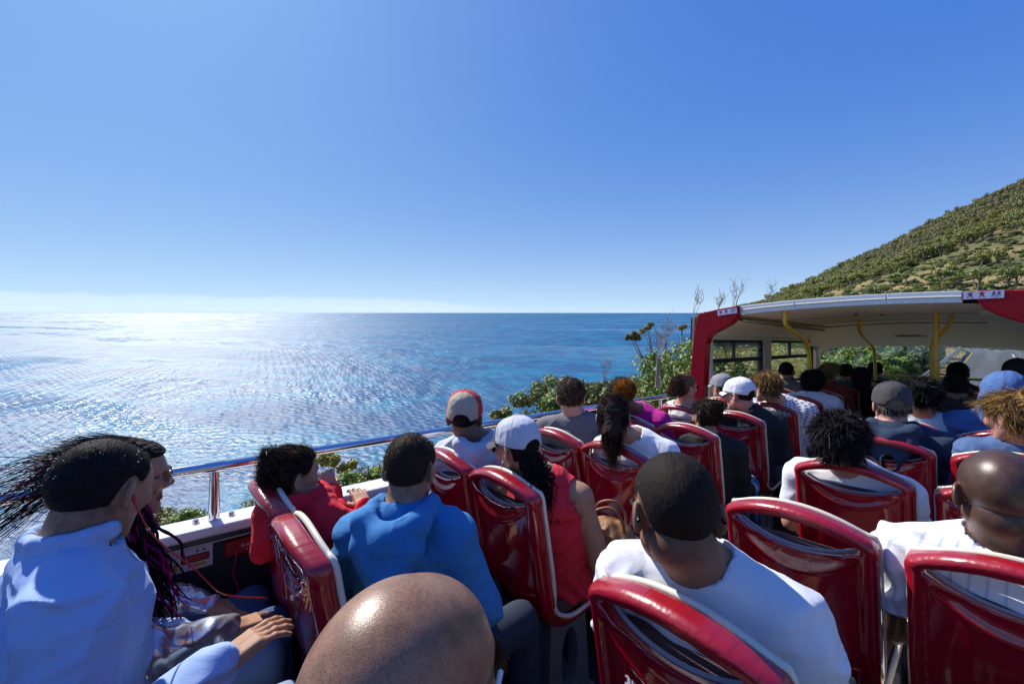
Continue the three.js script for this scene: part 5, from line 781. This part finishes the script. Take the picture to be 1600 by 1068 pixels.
// 2 woman with pink and black braids at the rail
person({ col: 'LO', row: ROWL(-1), seed: 12, female: true, head: headAt(196, 748, -1.775), headYaw: 4, headPitch: -4, yaw: -6, skin: 'tan', cell: 0.010, lips: [0.35, 0.05, 0.06],
  label: 'woman in silver jacket with long black and pink braids and sunglasses by the rail',
  top: { name: 'jacket', color: [0.5, 0.5, 0.54], sleeve: 'long', folds: 0.012, freq: 9, fit: 0.02, collar: 0.012, mat: mat([0.55, 0.55, 0.60], 0.24, { metalness: 0.75 }) }, bottom: { mat: denim }, legCell: 0.012, legs: [{ knee: [-0.12, 0.03, -0.44] }, { knee: [0.13, 0.06, -0.46] }],
  arms: [{}, { elbow: [0.07, -0.24, -0.10], wrist: [0.0, -0.28, -0.33] }],
  hair: x => {
    const sh = gathered(BLACK, [ellipsoid([0, 0.03, 0.08], [0.06, 0.06, 0.05])], { n: 4200, len: 0.09, wind: V(0, 0, 0.25), fall: 0, flow: (p) => V(-p.x * 2, 0.1, 1).normalize() })(x); reseed(5);
    const pink = [0.42, 0.012, 0.16], braids = [], pinks = [];
    for (let i = 0; i < 110; i++) { const a = rr(-0.6, 0.6), st = [0.055 + rr(-0.03, 0.03), -0.02 + rr(-0.05, 0.05), 0.03 + rr(-0.04, 0.05)], L = rr(0.26, 0.46); const pts = [st]; for (let j = 1; j <= 7; j++) { const t = j / 7; pts.push([st[0] + 0.05 * t + 0.07 * a * t + 0.010 * Math.sin(j * 2.4 + i), st[1] - L * t + 0.01 * Math.sin(i + j), st[2] - 0.12 * t * (0.6 + a) - 0.05 * t + 0.012 * Math.cos(j * 2.1 + i * 2)]); } ((i % 5) < 2 ? pinks : braids).push(taperTube(pts, [0.0045, 0.0045, 0.004, 0.0015], 26, 4)); }
    for (let i = 0; i < 150; i++) { const st = [rr(-0.06, 0.06), rr(0.0, 0.11), 0.07 + rr(-0.02, 0.04)], L = rr(0.12, 0.42), up = rr(-0.75, 0.25), pts = [st]; for (let j = 1; j <= 6; j++) { const t = j / 6; pts.push([st[0] + rr(-0.02, 0.02) + 0.1 * t * rr(-0.4, 0.4), st[1] + up * L * t + 0.012 * Math.sin(j * 1.7 + i) - 0.25 * L * t * t, st[2] + L * t * 0.9 + 0.008 * Math.cos(j * 2 + i)]); } (i % 7 === 0 ? pinks : braids).push(taperTube(pts, [0.0015, 0.0013, 0.0009, 0.0003], 20, 3)); }
    part(sh, 'braids', merge(braids), shellMat([0.012, 0.010, 0.011], 0.5)); part(sh, 'pink_braids', merge(pinks), shellMat(pink, 0.5), 'bright magenta braids');
  }, extra: x => { glasses(x, [0.008, 0.008, 0.01], [0.12, 0.06, 0.02], { r: 0.0042 }); const c = part(x.g, 'earphone_cord', tube([[0.10, 0.46, -0.06], [0.15, 0.3, -0.12], [0.12, 0.12, -0.25], [0.15, 0.09, -0.4], [0.12, 0.0, -0.55]], 0.0022, 40, 5), mat([0.5, 0.012, 0.02], 0.4)); } });
// 3 girl in red fleece
person({ col: 'LO', row: ROWL(0), neckBase: [0, -0.062, 0.0], back: 0.015, shrug: 0.02, seed: 13, female: true, size: 0.9, head: headAt(455, 746, -1.775), headYaw: 20, headPitch: -2, yaw: 10, skin: 'tan', cell: 0.009, broad: 0.9, dx: 0.05,
  label: 'girl in bright red fleece with small bun leaning on the rail', arms: [{ elbow: [0.05, -0.15, -0.19], wrist: [-0.05, -0.02, -0.20], hand: 'grip' }, { elbow: [0.07, -0.14, -0.20], wrist: [-0.13, -0.06, -0.26] }],
  top: { name: 'fleece', color: [0.62, 0.004, 0.022], sleeve: 'long', folds: 0.010, freq: 6, fit: 0.024, hood: 'down', cloth: { weave: 0.004 } }, bottom: { mat: darkDenim },
  hair: x => { const sh = gathered(DKBR, [ellipsoid([-0.02, 0.105, 0.085], [0.034, 0.032, 0.034])], { n: 5200, len: 0.05, lift: 0.05, mess: 0.16, to: [-0.02, 0.105, 0.085], colors: [DKBR, [0.05, 0.03, 0.02], [0.09, 0.055, 0.035]] })(x); part(sh, 'hair_band', new THREE.TorusGeometry(0.026, 0.006, 6, 18).rotateX(0.9).translate(-0.016, 0.088, 0.072), mat([0.4, 0.01, 0.14], 0.6)); } });
// 4 boy in blue hoodie
person({ col: 'LI', row: ROWL(0), seed: 14, size: 0.94, head: headAt(642, 734, -1.30), headYaw: 42, headPitch: -6, yaw: 44, scalpTone: 0.5, skin: 'tan', cell: 0.0085, wide: 0.9, broad: 0.88, dx: 0.06,
  label: 'boy in bright blue hoodie with short brown hair seen from behind', arms: [{ elbow: [-0.10, -0.24, -0.04], wrist: [0.02, -0.3, -0.25] }, { elbow: [0.10, -0.24, -0.04], wrist: [-0.02, -0.3, -0.25] }],
  top: { name: 'hoodie', color: [0.025, 0.175, 0.42], sleeve: 'long', folds: 0.012, freq: 5, fit: 0.022, hood: 'down', cloth: { weave: 0.002 } }, bottom: { mat: darkDenim }, hair: buzz([0.030, 0.019, 0.012], 0.016, 9000, [[0.03, 0.019, 0.012], [0.075, 0.05, 0.032]]) });
// 5 man in red and beige cap
person({ col: 'LO', row: ROWL(1), seed: 15, head: headAt(727, 652, -1.775), headYaw: 46, headPitch: 2, yaw: 44, skin: 'brown', cell: 0.010,
  label: 'man in red and beige cap and pale grey hoodie by the rail', top: { name: 'hoodie', color: [0.46, 0.50, 0.56], sleeve: 'long', folds: 0.012, freq: 6, fit: 0.028, hood: 'down' },
  hair: buzz(BLACK, 0.005, 2500), cap: ballCap({ color: [0.5, 0.008, 0.02], brim: 0.07, hole: true, back: 1, base: 0.020, tilt: 0.15, button: [0.42, 0.36, 0.26], seam: [0.38, 0.32, 0.23], colors: (x, y, z) => z > 0.052 + 0.25 * Math.abs(x) && y < 0.14 ? [0.42, 0.36, 0.26] : [0.55, 0.008, 0.025] }) });
// 6 woman in trucker cap and red tank top
person({ col: 'LI', row: ROWL(1), seed: 16, female: true, head: headAt(808, 700, -1.335), headYaw: 88, headPitch: -8, yaw: 34, skin: 'tan', cell: 0.0075, bare: 1, wide: 1.16, armFat: 1.22, broad: 1.02,
  label: 'woman in red tank top and grey and white trucker cap with curly black hair', arms: [{ elbow: [-0.06, -0.25, -0.08], wrist: [0.14, -0.25, -0.28] }, { elbow: [0.085, -0.265, -0.02], wrist: [0.02, -0.285, -0.275] }],
  top: { name: 'tank_top', color: [0.62, 0.016, 0.035], sleeve: 'none', folds: 0.009, freq: 7, fit: 0.017, armhole: 1.22, scoop: 0.015, neck: 0.008 }, bottom: { mat: cloth([0.10, 0.17, 0.30]) }, legCell: 0.013,
  hair: x => { const sh = gathered(BLACK, [ellipsoid([0, -0.06, 0.08], [0.05, 0.05, 0.04])], { n: 900, len: 0.03 })(x); reseed(61); const l = []; for (let i = 0; i < 110; i++) { const a = [rr(-0.05, 0.05), rr(-0.07, -0.01), 0.09 + rr(-0.02, 0.025)]; l.push(curl(a, [a[0] * 1.5 + rr(-0.035, 0.035), -0.17 - rr(0.0, 0.16), 0.115 + rr(-0.045, 0.06)], 0.010, rr(3, 5), 0.0034, rr(0, 6))); } part(sh, 'curls', merge(l), shellMat([0.010, 0.009, 0.010], 0.38)); },
  cap: ballCap({ brim: 0.10, brimColor: [0.05, 0.05, 0.06], button: [0.6, 0.6, 0.62], seam: [0.62, 0.62, 0.66], color: [0.5, 0.5, 0.54], hole: true, base: 0.024, tilt: 0.16, mesh: true, colors: (x, y, z) => z < -0.045 ? [0.07, 0.068, 0.08] : [0.50, 0.52, 0.58] }),
  extra: x => { glasses(x); for (const q of [-1, 1]) { const e = part(x.g, 'hoop_earring', new THREE.TorusGeometry(0.026, 0.0014, 6, 28).rotateY(0.3).translate(q * 0.088, -0.062, 0.02), mat([0.75, 0.72, 0.66], 0.2, { metalness: 1 })); x.headFrame(e); } } });
// 7 man in grey shirt
person({ col: 'LO', row: ROWL(2), seed: 17, head: headAt(893, 622, -1.775), headYaw: 32, headPitch: -2, yaw: 34, skin: 'fair', cell: 0.010, broad: 1.06, label: 'man in grey T-shirt with short brown hair in front of the coastal trees',
  top: { color: [0.14, 0.145, 0.155], sleeve: 'short', folds: 0.008, freq: 6, fit: 0.02 }, hair: shortHair([0.075, 0.045, 0.026], 0.016, 8500, { lift: 0.4, mess: 0.3, thick: 0.009, colors: [[0.09, 0.055, 0.032], [0.20, 0.125, 0.072]] }) });
// 8 ponytail woman in white
person({ col: 'LI', row: ROWL(2), seed: 18, female: true, head: headAt(958, 652, -1.335), headYaw: 34, headPitch: -3, yaw: 22, skin: 'tan', cell: 0.010, label: 'woman in white top with dark brown ponytail and black clip',
  top: { color: [0.74, 0.75, 0.80], sleeve: 'short', folds: 0.006, freq: 7, fit: 0.017, neck: 0.004 },
  hair: x => { const sh = gathered([0.035, 0.020, 0.013], [capsule([0, 0.05, 0.095], [0, -0.06, 0.125], 0.040, 0.048), capsule([0, -0.06, 0.125], [0.005, -0.19, 0.10], 0.046, 0.016)], { n: 5200, len: 0.09, lift: 0.03, mess: 0.05, flow: (p, n) => p.z > 0.06 ? V(0, -1, 0.05) : V(-p.x * 3, 0.05, 1).normalize(), colors: [[0.03, 0.017, 0.011], [0.075, 0.042, 0.026], [0.02, 0.012, 0.009]] })(x); part(sh, 'hair_clip', rbox(0.07, 0.016, 0.018, 0.006, 0, 0.055, 0.137), mat([0.008, 0.008, 0.009], 0.3)); } });
// 9 orange hair, magenta top
person({ col: 'LO', row: ROWL(3), seed: 19, female: true, head: headAt(972, 617, -1.775), headYaw: 20, yaw: 12, skin: 'dark', cell: 0.011, label: 'person in magenta top with black and orange afro hair', top: { color: [0.46, 0.004, 0.22], sleeve: 'long', folds: 0.008, freq: 7, fit: 0.016 },
  hair: x => { const sh = gathered([0.012, 0.010, 0.010], [ellipsoid([0, 0.05, 0.02], [0.085, 0.085, 0.095])], { n: 1500, len: 0.02, lift: 0.7, mess: 0.6 })(x); reseed(91); const ball = nets((a, b, c) => ellipsoid([0.045, 0.055, 0.105], [0.078, 0.074, 0.07])(a, b, c) - 0.008 * noise(a * 60, b * 60, c * 60), [-0.08, -0.06, 0.0], [0.17, 0.17, 0.22], 0.007, { safe: 2 }); const p = part(sh, 'orange_puff', ball, shellMat([0.26, 0.085, 0.008])); part(sh, 'orange_curls', strands(ball, { count: 5200, len: 0.02, lift: 0.6, mess: 0.7, width: 0.0028, vary: 0.5, seg: 3, curl: 0.5, colors: [[0.36, 0.115, 0.010], [0.22, 0.07, 0.008], [0.46, 0.17, 0.02]] }), strandMat); } });
// 10 woman in black with curly bun
person({ col: 'LI', row: ROWL(3), seed: 20, female: true, head: headAt(1103, 652, -1.335), headYaw: 52, headPitch: -8, yaw: 26, skin: 'tan', cell: 0.011, label: 'woman in black top with dark curly hair pinned up', top: { color: [0.010, 0.010, 0.011], sleeve: 'long', folds: 0.007, fit: 0.014 }, bottom: { mat: cloth([0.1, 0.2, 0.4], { map: (() => { const t = dataTex(128, 8, (u) => { const k = Math.floor(u * 14) % 5; return [[20, 50, 120], [190, 200, 215], [30, 120, 170], [12, 16, 40], [70, 150, 190]][k]; }, true); t.repeat.set(9, 1); return t; })() }) },
  hair: gathered([0.030, 0.018, 0.012], [ellipsoid([0.02, 0.075, 0.10], [0.055, 0.05, 0.05])], { n: 5200, len: 0.03, lift: 0.4, mess: 0.55, curl: 0.5, colors: [[0.025, 0.015, 0.010], [0.07, 0.042, 0.027]] }) });
// 11 woman in white tank top, bun, profile
person({ col: 'LO', row: ROWL(4), seed: 21, female: true, head: headAt(1070, 606, -1.775), headYaw: -14, headPitch: 0, yaw: 4, skin: 'pink', cell: 0.011, bare: 1, label: 'woman in white tank top with light brown bun in profile by the canopy', top: { name: 'tank_top', color: [0.72, 0.74, 0.76], sleeve: 'none', folds: 0.005, fit: 0.009, scoop: 0.03, neck: 0.02 },
  hair: gathered([0.15, 0.085, 0.045], [ellipsoid([-0.01, -0.02, 0.125], [0.045, 0.045, 0.042])], { n: 5200, len: 0.055, lift: 0.05, mess: 0.16, flow: (p) => V(-p.x * 4, -0.25, 1).normalize(), colors: [[0.12, 0.068, 0.036], [0.26, 0.16, 0.085], [0.08, 0.045, 0.026]] }), extra: x => glasses(x) });
// 12 man in white cap
person({ col: 'LI', row: ROWL(4), seed: 22, head: headAt(1155, 618, -1.335), headYaw: 72, headPitch: -3, yaw: 30, skin: 'pink', cell: 0.011, label: 'man in white baseball cap and black jacket', top: { name: 'jacket', color: [0.016, 0.019, 0.020], sleeve: 'long', folds: 0.007, fit: 0.02, collar: 0.013 }, hair: buzz(DKBR, 0.006, 2500), cap: ballCap({ color: [0.74, 0.73, 0.76], brim: 0.07, hole: true, base: 0.026, tilt: 0.14 }), extra: x => glasses(x) });
// 13 person in dotted shirt
const dots = (() => { const t = dataTex(64, 64, (u, v) => { const a = ((u * 4) % 1) - 0.5, b = (((v * 4) + (Math.floor(u * 4) % 2) * 0.5) % 1) - 0.5; return a * a + b * b * 1.6 < 0.085 ? [38, 50, 100] : [214, 218, 228]; }, true); t.repeat.set(11, 11); return t; })();
person({ col: 'LI', row: ROWL(5), seed: 23, head: headAt(1197, 606, -1.335), headYaw: 56, headPitch: -2, yaw: 16, skin: 'fair', cell: 0.013, broad: 1.08, wide: 1.08, label: 'person with golden blond hair in white shirt with navy dots', top: { color: [0.7, 0.7, 0.75], sleeve: 'long', folds: 0.008, fit: 0.02, cloth: { map: dots } }, hair: shortHair([0.30, 0.165, 0.055], 0.05, 6500, { thick: 0.018, lift: 0.12, mess: 0.2, fall: 0.3, colors: [[0.26, 0.14, 0.045], [0.46, 0.28, 0.10], [0.15, 0.08, 0.03]] }) });
// under the canopy
person({ col: 'LO', row: ROWL(5), seed: 24, far: 1, head: headAt(1128, 606, -1.775), headYaw: 60, skin: 'tan', cell: 0.016, label: 'person in grey cap beside the canopy window', top: { color: [0.10, 0.11, 0.13], sleeve: 'long' }, hair: buzz(DKBR, 0.006, 900), cap: ballCap({ color: [0.22, 0.22, 0.25], base: 0.026 }) });
person({ col: 'LO', row: ROWL(7) - 0.05, seed: 25, far: 1, head: headAt(1229, 581, -1.70), headYaw: 8, skin: 'tan', cell: 0.017, label: 'dark haired man in grey shirt by the canopy pillar', top: { color: [0.13, 0.135, 0.15], sleeve: 'long', collar: 0.013 }, hair: buzz(BLACK, 0.01, 2200) });
person({ col: 'LI', row: ROWL(6), seed: 26, far: 1, head: headAt(1272, 597, -1.30), headYaw: -10, skin: 'tan', cell: 0.015, wide: 1.1, label: 'person in white shirt with bushy black hair behind the yellow pole', top: { color: [0.72, 0.73, 0.78], sleeve: 'short', folds: 0.008 }, hair: gathered(BLACK, [ellipsoid([0, 0.03, 0.03], [0.105, 0.11, 0.115]), ellipsoid([0, -0.06, 0.06], [0.08, 0.07, 0.06])], { n: 3500, len: 0.035, lift: 0.4, mess: 0.5 }) });
person({ col: 'LI', row: ROWL(7), seed: 27, far: 1, female: true, head: headAt(1296, 583, -1.36), headYaw: -20, skin: 'fair', cell: 0.018, label: 'person with long blond hair under the canopy', top: { color: [0.25, 0.05, 0.04], sleeve: 'long' }, hair: gathered([0.30, 0.19, 0.08], [capsule([0, 0.03, 0.07], [0, -0.16, 0.08], 0.07, 0.05)], { n: 2600, len: 0.08, colors: [[0.3, 0.19, 0.08], [0.46, 0.32, 0.16]] }) });
person({ col: 'LI', row: ROWL(8), seed: 28, far: 1, head: headAt(1322, 583, -1.30), headYaw: 2, dx: 0.05, skin: 'tan', cell: 0.016, broad: 1.15, wide: 1.1, label: 'man in teal shirt with short dark hair under the canopy', top: { color: [0.012, 0.13, 0.22], sleeve: 'short', folds: 0.008, fit: 0.02 }, hair: buzz(DKBR, 0.012, 2200) });
person({ col: 'LI', row: ROWL(8), seed: 29, far: 1, female: true, dx: 0.42, head: headAt(1346, 592, -0.98), headYaw: 10, skin: 'brown', cell: 0.018, label: 'dark haired passenger just right of the man in teal', top: { color: [0.012, 0.012, 0.014], sleeve: 'long' }, hair: gathered(BLACK, [ellipsoid([0, -0.04, 0.06], [0.08, 0.09, 0.06])], { n: 1500, len: 0.05 }) });
person({ col: 'LI', row: ROWL(9) - 0.1, seed: 30, far: 1, dx: 0.2, size: 0.95, head: headAt(1368, 579, -1.18), headYaw: 0, skin: 'brown', cell: 0.018, label: 'small dark head in front of the middle of the windscreen', top: { color: [0.08, 0.11, 0.16], sleeve: 'long' }, hair: shortHair(BLACK, 0.02, 1500) });
// 20.. right-hand block
person({ col: 'RI', row: ROWR(0), seed: 40, neckBase: [0, -0.105, 0.03], head: headAt(1053, 800, -0.485), headYaw: 46, headPitch: -10, yaw: 16, skin: 'brown', scalpTone: 0.75, cell: 0.0075, broad: 0.93, wide: 0.96, headScale: 1.09, label: 'man in white T-shirt with shaved dark hair and sunglasses, lower centre',
  top: { color: [0.66, 0.67, 0.70], sleeve: 'short', folds: 0.010, freq: 5.5, neck: 0.004, fit: 0.022, cloth: { weave: 0.0007 } }, bottom: { mat: darkDenim }, hair: buzz([0.016, 0.011, 0.009], 0.0055, 12000, [[0.016, 0.011, 0.009], [0.05, 0.038, 0.03]]), extra: x => glasses(x, [0.008, 0.008, 0.01], [0.012, 0.012, 0.013], { r: 0.004 }) });
person({ col: 'RI', row: ROWR(2), seed: 41, head: headAt(1312, 692, -0.475), headYaw: 10, yaw: 2, skin: 'tan', cell: 0.011, label: 'person with spiky black hair and white top in the right block', top: { color: [0.7, 0.72, 0.76], sleeve: 'short', folds: 0.006 }, hair: shortHair([0.012, 0.010, 0.011], 0.045, 9000, { thick: 0.022, lift: 0.04, mess: 0.12, clump: 0.55, fall: 0.34, curl: 0.12, width: 0.0022, colors: [[0.012, 0.010, 0.011], [0.045, 0.038, 0.042], [0.02, 0.015, 0.016]] }) });
person({ col: 'RI', row: ROWR(3), seed: 42, head: headAt(1393, 634, -0.43), headYaw: 18, headPitch: -2, yaw: 4, skin: 'pink', cell: 0.010, broad: 1.12, wide: 1.1, label: 'man in dark cap and navy hoodie with greying hair', top: { name: 'hoodie', color: [0.014, 0.030, 0.065], sleeve: 'long', folds: 0.01, freq: 6, fit: 0.028, hood: 'down' }, hair: shortHair([0.16, 0.125, 0.095], 0.04, 4200, { thick: 0.012, lift: 0.15, fall: 0.4, colors: [[0.20, 0.16, 0.12], [0.36, 0.30, 0.23], [0.09, 0.065, 0.05]] }), cap: ballCap({ color: [0.045, 0.040, 0.042], brim: 0.06, base: 0.020, tilt: 0.10, hole: true }) });
person({ col: 'RI', row: ROWR(4), seed: 43, dx: 0.08, head: headAt(1440, 622, -0.36), headYaw: 6, skin: 'tan', cell: 0.014, far: 1, label: 'dark haired passenger just ahead of the man in dark cap', top: { color: [0.5, 0.55, 0.62], sleeve: 'short' }, hair: shortHair(BLACK, 0.05, 4200, { thick: 0.016, mess: 0.35, lift: 0.3 }) });
person({ col: 'RO', row: ROWR(1), seed: 44, neckBase: [0, -0.112, 0.03], head: headAt(1562, 776, null, 1.66), headYaw: 12, headPitch: -6, yaw: 2, skin: 'dark', skinMat: shavenSkin(0.33, 0.9), cell: 0.0085, broad: 0.98, wide: 1.0, label: 'man with shaved head in striped white shirt at the right edge', top: { color: [0.66, 0.67, 0.70], sleeve: 'short', folds: 0.010, freq: 6, fit: 0.024, neck: 0.004, cloth: { map: (() => { const t = dataTex(64, 8, (u, v, i) => i % 16 < 3 ? [192, 198, 212] : [226, 228, 232], true); t.repeat.set(12, 1); return t; })() } }, scalpTone: 0.7, hair: shaven([0.012, 0.010, 0.009], 12000, [[0.012, 0.010, 0.009], [0.04, 0.034, 0.03]]) });
person({ col: 'RO', row: ROWR(3), seed: 45, female: true, head: headAt(1584, 655, null, 3.16), headYaw: 46, headPitch: -8, yaw: 6, skin: 'pink', cell: 0.011, label: 'woman with short golden blond hair and earring at the right edge', top: { color: [0.06, 0.12, 0.26], sleeve: 'long' }, hair: shortHair([0.34, 0.19, 0.06], 0.07, 5200, { thick: 0.018, lift: 0.14, mess: 0.16, fall: 0.15, wind: V(0, 0, 0.12), colors: [[0.30, 0.165, 0.05], [0.52, 0.33, 0.12], [0.2, 0.10, 0.035]] }), extra: x => { const e = part(x.g, 'earring', merge([-1, 1].map(q => new THREE.SphereGeometry(0.007, 10, 8).translate(q * 0.088, -0.042, 0.018))), mat([0.8, 0.8, 0.8], 0.15, { metalness: 1 })); x.headFrame(e); } });
person({ col: 'RO', row: ROWR(4), seed: 46, head: headAt(1572, 618, null, 4.0), headYaw: 4, yaw: 0, skin: 'tan', cell: 0.012, broad: 1.1, label: 'person with a blue denim hood pulled over the head', top: { name: 'hooded_jacket', color: [0.06, 0.13, 0.32], sleeve: 'long', folds: 0.01, fit: 0.028 }, hair: buzz(BLACK, 0.006, 300),
  extra: x => { const { skull } = headSDF('male'), h = part(x.g, 'hood', nets((a, b, c) => { let d = Math.min(skull(a, b, c), capsule([0, -0.02, 0.04], [0, -0.13, 0.05], 0.085, 0.10)(a, b, c)) - 0.030 - 0.006 * (1 - Math.abs(noise(a * 14, b * 14, c * 14)) * 2); d = smax(d, -(ellipsoid([0, -0.02, -0.14], [0.075, 0.11, 0.10])(a, b, c)), 0.012); return d; }, [-0.18, -0.28, -0.19], [0.18, 0.21, 0.22], 0.007, { safe: 2, bump: 0.01 }), cloth([0.06, 0.13, 0.32], { weave: 0.003 })); x.headFrame(h); } });
person({ col: 'RI', row: ROWR(6), seed: 47, far: 1, head: headAt(1497, 584, -0.33), dx: 0.1, headYaw: 0, skin: 'brown', cell: 0.016, label: 'shaded passenger with round dark hair in front of the windscreen', top: { color: [0.02, 0.022, 0.03], sleeve: 'long' }, hair: shortHair(BLACK, 0.025, 1500) });
person({ col: 'RI', row: ROWR(5), seed: 48, far: 1, size: 0.9, head: headAt(1494, 606, -0.27), dx: 0.14, headYaw: 0, skin: 'brown', cell: 0.016, label: 'shaded child like dark head below the round dark hair', top: { color: [0.02, 0.02, 0.022], sleeve: 'long' }, hair: shortHair(BLACK, 0.02, 1500) });
person({ col: 'RO', row: ROWR(6), seed: 49, far: 1, head: headAt(1590, 586, null, 5.6), headYaw: 10, skin: 'brown', cell: 0.016, label: 'passenger in black cap beyond the blue hood', top: { color: [0.012, 0.012, 0.014], sleeve: 'long' }, hair: buzz(BLACK, 0.006, 600), cap: ballCap({ color: [0.012, 0.012, 0.014] }) });
// 29 shaved head directly below the camera
person({ col: 'RI', row: ROWR(-1), seed: 50, head: headAt(630, 1102, -0.375), headYaw: 24, headPitch: -8, skinMat: shavenSkin(0.34, 1), yaw: 14, skin: 'warm', cell: 0.009, wide: 1.1, broad: 1.08, headScale: 0.975, label: 'man with shaved head and sunglasses at the bottom of the picture', top: { color: [0.05, 0.055, 0.06], sleeve: 'short', fit: 0.02 }, scalpTone: 0.40, hair: shaven([0.05, 0.034, 0.026], 22000, [[0.06, 0.04, 0.03], [0.30, 0.25, 0.22], [0.04, 0.028, 0.022]]), extra: x => glasses(x, [0.008, 0.008, 0.01], [0.55, 0.56, 0.58], { r: 0.0035 }) });
// bag on the lap of the woman in the tank top
{
  const p = hp_(955, 848, 'LI', { x: -1.02 }), g = new THREE.Group(), bagF = (x, y, z) => { const d = ellipsoid([0, 0, 0], [0.13, 0.10, 0.085])(x, y, z); return d - 0.008 * (1 - Math.abs(noise(x * 14, y * 14, z * 14)) * 2) - 0.006 * noise(x * 30, y * 8, z * 30); };
  part(g, 'bag_body', nets(bagF, [-0.17, -0.14, -0.13], [0.17, 0.14, 0.13], 0.008, { safe: 2, bump: 0.02 }), mat([0.27, 0.115, 0.035], 0.6, { bumpMap: grainBump, bumpScale: 0.004 }));
  for (const q of [-1, 1]) part(g, 'strap', tube([[-0.07, 0.07, q * 0.04], [-0.05, 0.14, q * 0.05], [0.02, 0.165, q * 0.045], [0.07, 0.12, q * 0.05], [0.08, 0.06, q * 0.04]], 0.007, 24, 6), mat([0.22, 0.09, 0.03], 0.5));
  g.position.set(COL.LI + 0.18, DECK + 0.475 + 0.17, -(ROWL(1) + 0.50)); g.rotation.y = 0.5; aboard(g, 'handbag', 'tan leather handbag on the lap of the woman in red tank top', 'bag');
}
// loose red earphone lead hanging from the wall panel
{ const g = new THREE.Group(), red = mat([0.5, 0.012, 0.02], 0.4); part(g, 'plug', new THREE.CylinderGeometry(0.006, 0.006, 0.03, 10).rotateZ(Math.PI / 2).translate(BX0 + 0.045, -0.842, -0.235), red); part(g, 'lead', tube([[BX0 + 0.06, -0.842, -0.235], [BX0 + 0.08, -0.86, -0.235], [BX0 + 0.078, -0.92, -0.225], [BX0 + 0.09, -0.98, -0.24], [BX0 + 0.11, -1.04, -0.25], [BX0 + 0.12, -1.12, -0.25]], 0.0028, 40, 6), red); aboard(g, 'earphone_lead', 'red earphone lead plugged into the wall panel', 'cable'); }
renderer.render(scene, camera);
